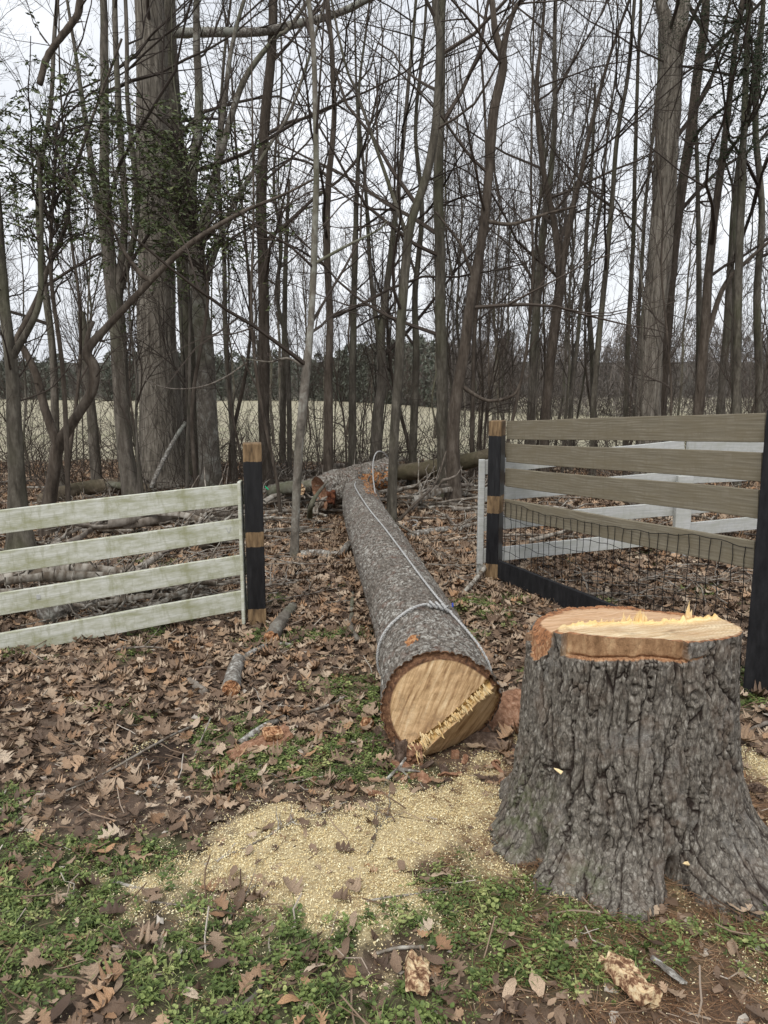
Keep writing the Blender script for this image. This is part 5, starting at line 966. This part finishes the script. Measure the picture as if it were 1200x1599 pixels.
def foliage_on(owner_label, category, name, sprays, matf, size, asp, seed, base_px, d, stem, droop=.5):
    rg = np.random.default_rng(seed); base = P(*base_px, d); base[2] = Hs(base[0], base[1]); e = thing(name, owner_label, category, base); tw, lf = [], []
    for c, dd, rad, n_ in sprays: A, L_ = spray(c, dd, rad, n_, rg); tw.append(A); lf.append(L_)
    sp = spline([base - [0, 0, .05]] + [P(*q) for q in stem], 40); V, F = tubes((sp - base)[None], np.linspace(.028, .010, 40)[None], 8); obj('trunk', mesh('trunk', V, F, smooth=True), M['bark_dark'], e)
    A = np.concatenate(tw); V, F = tubes(A - base, np.broadcast_to(np.linspace(.004, .0015, 7), A.shape[:2]), 3)
    # limbs joining the shoots to the stem
    cs = A[::4, 0]; js = sp[np.argmin(np.linalg.norm(sp[None] - (cs + [0, 0, -.35])[:, None], axis=2), axis=1)]; t = np.linspace(0, 1, 8)[None, :, None]; J = js[:, None] * (1 - t) + cs[:, None] * t + rg.normal(0, .02, (len(cs), 8, 3)) + np.array([0, 0, .12]) * np.sin(t * 3.14); V2, F2 = tubes(J - base, np.broadcast_to(np.linspace(.009, .004, 8), J.shape[:2]), 4)
    V, F = cat([(V, F), (V2, F2)]); obj('branches', mesh('branches', V, F), M['twig'], e)
    L_ = np.concatenate(lf) - base; V, F = leaf_cards(L_, size, rg, asp, droop); obj('crown', mesh('crown', V, F), matf, e)
foliage_on('loose evergreen shrub with small dark leaves at the upper left', 'shrub', 'evergreen_shrub', [((60, 200), 7.2, .6, 45), ((110, 260), 7.4, .6, 75), ((30, 300), 7.2, .5, 45), ((140, 190), 7.6, .5, 30), ((100, 340), 7.4, .4, 18)], M['privet'], .05, .42, 71, (105, 800), 7.4, [(100, 600, 7.4), (80, 430, 7.3), (84, 300, 7.3), (90, 190, 7.3)])
foliage_on('olive-leaved evergreen sapling spread in front of the massive furrowed trunk', 'shrub', 'evergreen_shrub', [((270, 330), 8.8, .7, 62), ((330, 300), 9.0, .7, 56), ((230, 250), 8.9, .5, 40), ((190, 300), 8.8, .5, 36), ((290, 210), 9.1, .5, 34), ((370, 330), 9.0, .35, 40), ((170, 170), 8.8, .35, 25), ((260, 390), 8.8, .35, 30)], M['privet'], .062, .38, 72, (312, 795), 9.0, [(300, 640, 9.), (325, 460, 9.), (300, 330, 9.), (280, 200, 9.)])
def cedar(label, trunk, d, clumps, seed, name='cedar_tree', n_=260, size=.05):
    rg = np.random.default_rng(seed); base = P(trunk[0][0], trunk[0][1], d); base[2] = Hs(base[0], base[1]); e = thing(name, label, 'tree', base)
    sp = spline([base - [0, 0, .1]] + [P(a, b_, d) for a, b_ in trunk], 60); V, F = tubes((sp - base)[None], np.linspace(.075, .02, 60)[None], 12); obj('trunk', mesh('trunk', V, F, smooth=True), M['bark_brown'], e)
    tw, lf = [], []
    for (cx, cy, s) in clumps:
        c = P(cx, cy, d + rg.normal(0, .5)); j = sp[np.argmin(np.linalg.norm(sp - (c + [0, 0, -.2]), axis=1))]; t = np.linspace(0, 1, 8)[:, None]; tw.append(j * (1 - t) + c * t + rg.normal(0, .015, (8, 3)) + np.array([0, 0, -.1]) * np.sin(t * 3.14)); q = c + rg.normal(0, 1, (int(n_ * s), 3)) * s * (.30, .30, .15); 
        k = rg.normal(0, 1, (9, 3)) * s * (.32, .32, .15) + c; q = np.concatenate([q * .25 + k[rg.integers(0, 9, len(q))] * .75 + rg.normal(0, .05, q.shape)]); lf.append(q)
    for q in tw: V, F = tubes((q - base)[None], np.linspace(.016, .005, 8)[None], 5); obj('branch', mesh('branch', V, F, smooth=True), M['twig'], e)
    V, F = leaf_cards(np.concatenate(lf) - base, size, rg, .22, .5); obj('crown', mesh('crown', V, F), M['cedar'], e)
r = np.random.default_rng(4)
cedar('tall cedar with dark hanging green foliage at the upper right', [(1150, 760), (1152, 500), (1160, 250), (1170, 0), (1176, -200)], 10.2, [(r.normal(a, 16), r.normal(b_, 16), r.uniform(.7, 1.25)) for a, b_ in [(1120, 20), (1150, 30), (1180, 50), (1100, 60), (1135, 90), (1165, 120), (1125, 140), (1180, 150), (1150, 165), (1110, 10), (1190, 10), (1160, 60), (1100, 190), (1150, 230), (1170, 250), (1190, 210), (1130, 215), (1190, 130), (1185, 90), (1160, -40), (1120, -50), (1190, -60), (1140, -110), (1180, -150)]], 81, n_=420)
cedar('thin olive-green cedar behind the big pale-barked tree', [(1090, 760), (1092, 500), (1090, 300), (1085, 120)], 13.0, [(r.normal(a, 22), r.normal(b_, 16), r.uniform(.5, .9)) for a, b_ in [(1080, 250), (1120, 280), (1160, 270), (1060, 190), (1100, 150), (1140, 330), (1180, 300), (1090, 340), (1070, 300), (1020, 240), (1110, 220), (1000, 230)]], 82, n_=200)
cedar('small pine with sparse green tufts right of the straight dark trunk', [(440, 760), (444, 560), (446, 420), (450, 320), (452, 280)], 14.5, [(452, 310, .7), (470, 330, .6), (440, 345, .7), (486, 370, .6), (455, 365, .9), (430, 425, .5), (470, 350, .6), (425, 395, .4), (455, 430, .5)], 83, 'small_pine', n_=230)
cedar('thin green-tufted pine seen through branches above the wishbone tree', [(930, 760), (925, 560), (915, 400), (925, 250), (930, 130)], 15.0, [(r.normal(a, 10), r.normal(b_, 8), r.uniform(.4, .8)) for a, b_ in [(925, 200), (915, 230), (935, 240), (905, 260), (930, 180), (955, 145), (900, 360), (915, 300), (940, 270)]], 84, 'small_pine', n_=170)
# --- bare trees that fill the wood: prototypes copied as individuals
def proto(H_, r0, seed, n1, n2, n3, lf, fork=False, lean=.05, up=.5, ang=(25, 55)):
    rg = np.random.default_rng(seed); n_ = 26; z_ = np.linspace(-.15, H_, n_); wv = np.stack([fbm(np.stack([z_ * .5 + seed * 3, z_ * 0 + k * 9, z_ * 0], 1), seed + k, 3) for k in range(2)], 1); pts = np.stack([wv[:, 0] * .5 + lean * z_, wv[:, 1] * .5, z_], 1); pts[:, :2] -= pts[1, :2]
    rad = r0 * (1 - z_ / H_ * .9).clip(.06, 1.05); st = [(pts, rad)]
    if fork:
        k = int(n_ * rg.uniform(.35, .5)); t = np.linspace(0, 1, 16)[:, None]; dv = norm(np.array([rg.normal(0, .25), rg.normal(0, .25), 1.])); q = pts[k] + dv * t * (H_ - pts[k, 2]) * .9 + np.array([dv[0], dv[1], 0]) * np.sin(t * 3) * .3; st.append((q, np.linspace(rad[k] * .75, .008, 16)))
    gs = [trunk_geo(p_, r_q, 8 if H_ > 6 else 6, .08, seed) for p_, r_q in st]; V, F = cat(gs); tm = mesh('trunk', V, F, smooth=True); V, F = crown_mesh(st, rg, n1=n1, n2=n2, n3=n3, t0=.2, lf1=lf, up=up, ang=ang, rtip=.0022, wig=.09); return tm, mesh('crown', V, F)
PT = [proto(h, r0, 100 + k, n1, n2, n3, lf, k % 3 == 0, (-.06, .05, .02, -.02)[k % 4], u) for k, (h, r0, n1, n2, n3, lf, u) in enumerate([(11, .075, 26, 9, 7, .30, .6), (13, .085, 28, 9, 7, .28, .5), (9, .055, 24, 8, 6, .30, .7), (14, .10, 26, 10, 7, .30, .5), (10, .06, 26, 9, 6, .26, .8), (12, .08, 28, 9, 7, .26, .6), (15, .095, 30, 9, 7, .24, .5), (11, .07, 24, 10, 7, .34, .4)])]
PSs = [proto(h, r0, 200 + k, n1, n2, n3, lf, False, (-.08, .06, .0)[k % 3], .4, (25, 65)) for k, (h, r0, n1, n2, n3, lf) in enumerate([(4.2, .022, 16, 6, 4, .28), (5.5, .028, 20, 6, 4, .24), (3.2, .016, 14, 5, 4, .32), (6.5, .034, 22, 6, 4, .22), (2.4, .012, 14, 5, 3, .4), (4.8, .025, 18, 5, 4, .3)])]
mb = ['bark_brown', 'bark_grey', 'bark_dark']; r = np.random.default_rng(15); taken = []
def put_tree(kind, x_, y_, s, protos, label, group, name, k):
    tm, cm = protos[k % len(protos)]; e = thing(name, label, 'tree' if name != 'sapling' else 'sapling', (x_, y_, Hs(x_, y_)), group); e.rotation_euler = (0, 0, r.uniform(0, 6.28)); e.scale = (s * .8, s * .8, s * r.uniform(1.0, 1.35))
    for nm, me in (('trunk', tm), ('crown', cm)): obj(nm, me, None, e)
for k, (tm, cm) in enumerate(PT + PSs): tm.materials.append(M[mb[k % 3]]); cm.materials.append(M['twig'])
n = 0
while n < 48:
    y_ = r.uniform(15, 36) if n < 46 else r.uniform(12, 16); u = r.uniform(-80, 1280); x_ = (u - 600) / FPX * y_ * 1.02
    if any(math.hypot(x_ - a, y_ - b_) < .7 for a, b_ in taken): continue
    if y_ > 17 and r.random() < .45: continue
    taken.append((x_, y_)); put_tree('t', x_, y_, r.uniform(.5, .85), PT, 'bare dark-stemmed tree in the thicket of upright trunks beyond the fences', 'bare trees filling the wood', 'bare_tree', n); n += 1
n = 0
while n < 80:
    y_ = r.uniform(8.6, 15.5); u = r.uniform(-60, 1260); x_ = (u - 600) / FPX * y_ * 1.02
    if logdist(x_, y_) < .8 or (y_ < 10.5 and 560 < u < 1000): continue
    put_tree('s', x_, y_, r.uniform(.6, 1.2), PSs, 'pencil-thin bare sapling in the undergrowth along the field edge', 'thin saplings along the field edge', 'sapling', n); n += 1
# --- woods across the field
b = NB('far_pine'); M['far_pine'] = b.done(b.ramp(b.noise(b.vec((1, 1, 1)), .35, 5, .7), [(.3, (.075, .085, .068)), (.5, (.12, .13, .105)), (.7, (.18, .18, .155))]), .95)  # pine colours lightened so that distance haze is painted into them
b = NB('far_bare'); M['far_bare'] = b.done(b.ramp(b.noise(b.vec((1, 1, 1)), .5, 5, .7), [(.3, (.085, .072, .064)), (.5, (.14, .122, .11)), (.7, (.20, .18, .165))]), .95)
line = np.array([(-150, 190), (-80, 160), (-40, 150), (-8, 135), (3, 100), (6.5, 80), (10, 62), (20, 52), (45, 48), (90, 60)], float)
def wood_line(name, label, t0, t1, n_, depth, h0, h1, mat, rg, fuzz, per):
    Vs, Fs = [], []; seg = np.linalg.norm(np.diff(line, axis=0), axis=1); cum = np.concatenate([[0], np.cumsum(seg)]) / seg.sum()
    for k in range(n_):
        t = rg.uniform(t0, t1); x_ = np.interp(t, cum, line[:, 0]); y_ = np.interp(t, cum, line[:, 1]); dd = abs(rg.normal(0, 1)) * depth; q = norm(np.array([x_, y_])); x_, y_ = x_ + q[0] * dd, y_ + q[1] * dd; h = rg.uniform(h0, h1); w_ = h * rg.uniform(.16, .28); z_ = Hs(x_, y_)
        u = rg.random(per); hh = u ** .8; rr_ = w_ * np.sin(np.clip(hh * .9 + .1, 0, 1) * 3.14) ** .6 * np.sqrt(rg.random(per)); a = rg.uniform(0, 6.28, per); C = np.stack([x_ + np.cos(a) * rr_, y_ + np.sin(a) * rr_, z_ + hh * h], 1); d1 = norm(rg.normal(0, 1, (per, 3)) * (1, 1, fuzz)); d2 = norm(np.cross(d1, rg.normal(0, 1, (per, 3)))); s = h * .055 * rg.uniform(.5, 1.4, per)[:, None]; asp = .55 if fuzz < 2 else .12
        V = np.stack([C - d1 * s, C + d2 * s * asp, C + d1 * s * (1 if fuzz < 2 else 2.2)], 1).reshape(-1, 3); Vs.append(V)
    V = np.concatenate(Vs); F = np.arange(len(V)).reshape(-1, 3); tag(obj(name, mesh(name, V, F), M[mat]), label, kind='stuff')
r = np.random.default_rng(6)
wood_line('far_woods', 'dark pine wood across the pale field', 0, .66, 380, 9, 5.5, 9.5, 'far_pine', r, 1, 260)
wood_line('far_woods', 'bare brown thicket edging the far side of the field', 0, 1, 420, 5, 3.5, 6, 'far_bare', r, 3, 220)
wood_line('far_woods', 'bare grey woodland on the slope at the right', .60, 1, 300, 10, 4.5, 7.2, 'far_bare', r, 3, 320)
FB = lib('far_tree_shapes', [obj('far_tree_shape', c_) for _, c_ in PT[:4]])
seg = np.linalg.norm(np.diff(line, axis=0), axis=1); cum = np.concatenate([[0], np.cumsum(seg)]) / seg.sum(); t = r.uniform(0.05, 1, 170); x_ = np.interp(t, cum, line[:, 0]) + r.normal(0, 3, 170); y_ = np.interp(t, cum, line[:, 1]) + np.abs(r.normal(0, 6, 170)) + 1
scatter('far_bare_trees', np.stack([x_, y_, H(x_, y_)], 1), np.stack([x_ * 0, x_ * 0, r.uniform(0, 6, 170)], 1), r.uniform(.45, .75, 170) * np.where(y_ < 70, .72, 1), r.integers(0, 4, 170), FB, 'bare tree crowns along the far edge of the field')
# brambles and twiggy undergrowth at the wood's edge
Vs = []; n_ = 1250; y_ = r.uniform(9.5, 16.5, n_); u = r.uniform(-80, 1280, n_); x_ = (u - 600) / FPX * y_; ok_ = (logdist(x_, y_) > .7) & ~((y_ < 10.3) & (u > 560) & (u < 1100)); x_, y_ = x_[ok_], y_[ok_]; z_ = H(x_, y_); n_ = len(x_)
s = np.stack([x_, y_, z_], 1); pts = [s]; dr = norm(np.stack([r.normal(0, .5, n_), r.normal(0, .5, n_), np.full(n_, 1.)], 1)); L_ = r.uniform(.4, 1.9, n_)[:, None] / 6
for k in range(6): dr = norm(dr + r.normal(0, .16, dr.shape) + [0, 0, -.05]); pts.append(pts[-1] + dr * L_)
Pb = np.stack(pts, 1); Rb = np.broadcast_to(np.linspace(.006, .002, 7), Pb.shape[:2]); a, ar = kids(Pb, Rb, 4, .3, .98, 25, 70, None, .5, 5, r, up=.1, wig=.14, rtip=.0016)
V, F = cat([tubes(Pb, Rb, 4), tubes(a, ar, 3)]); tag(obj('undergrowth', mesh('undergrowth', V, F), M['twig']), 'tangle of thin bare brambles and shoots at the field edge', kind='stuff')

# fine brush lying on the woodland floor
n_ = 1500; y_ = r.uniform(5.2, 11.5, n_); u = r.uniform(-60, 1250, n_); x_ = (u - 600) / FPX * y_; L_ = r.uniform(.2, .8, n_)
dl = np.where(x_ < F0[0] + .3, np.abs((x_ - F0[0]) * fd[1] - (y_ - F0[1]) * fd[0]), 9); dr_ = np.where(x_ > .6, np.minimum(np.abs((x_ - W0[0]) * wd_[1] - (y_ - W0[1]) * wd_[0]), np.abs(y_ - 6.25) - .1), 9)
cl = fbm(np.stack([x_ * .8, y_ * .8, x_ * 0], 1), 88, 2); ok_ = (logdist(x_, y_) > .27 + L_ * .5) & (dl > L_ * .55) & (dr_ > L_ * .6) & (cl > np.where(x_ > .8, .12, -.08)); x_, y_, L_ = x_[ok_], y_[ok_], L_[ok_]; n_ = len(x_); a = r.uniform(0, 6.28, n_); t = np.linspace(-.5, .5, 8)
wv = np.cumsum(r.normal(0, .03, (n_, 8)), 1); X_ = x_[:, None] + np.cos(a)[:, None] * t * L_[:, None] - np.sin(a)[:, None] * wv * L_[:, None]; Y_ = y_[:, None] + np.sin(a)[:, None] * t * L_[:, None] + np.cos(a)[:, None] * wv * L_[:, None]
Z_ = H(X_.ravel(), Y_.ravel()).reshape(X_.shape) + .02 + np.abs(r.normal(0, .05, (n_, 1))) + r.normal(0, .12, (n_, 1)) * (t + .5) * L_[:, None] * (r.random((n_, 1)) < .5); Z_ = np.maximum(Z_, H(X_.ravel(), Y_.ravel()).reshape(X_.shape) + .012)
Pb = np.stack([X_, Y_, Z_], 2); Rb = r.uniform(.002, .007, n_)[:, None] * np.linspace(1, .5, 8)[None]; k1, r1 = kids(Pb, Rb, 3, .3, .98, 25, 60, None, .45, 5, r, up=.0, wig=.12, rtip=.0012); k1[..., 2] = np.maximum(k1[..., 2], H(k1[..., 0].ravel(), k1[..., 1].ravel()).reshape(k1.shape[:2]) + .01)
V, F = cat([tubes(Pb, Rb, 5), tubes(k1, r1, 3)]); tag(obj('brush_litter', mesh('brush_litter', V, F), M['stick']), 'tangle of fine dead twigs and brush lying under the trees', kind='stuff')
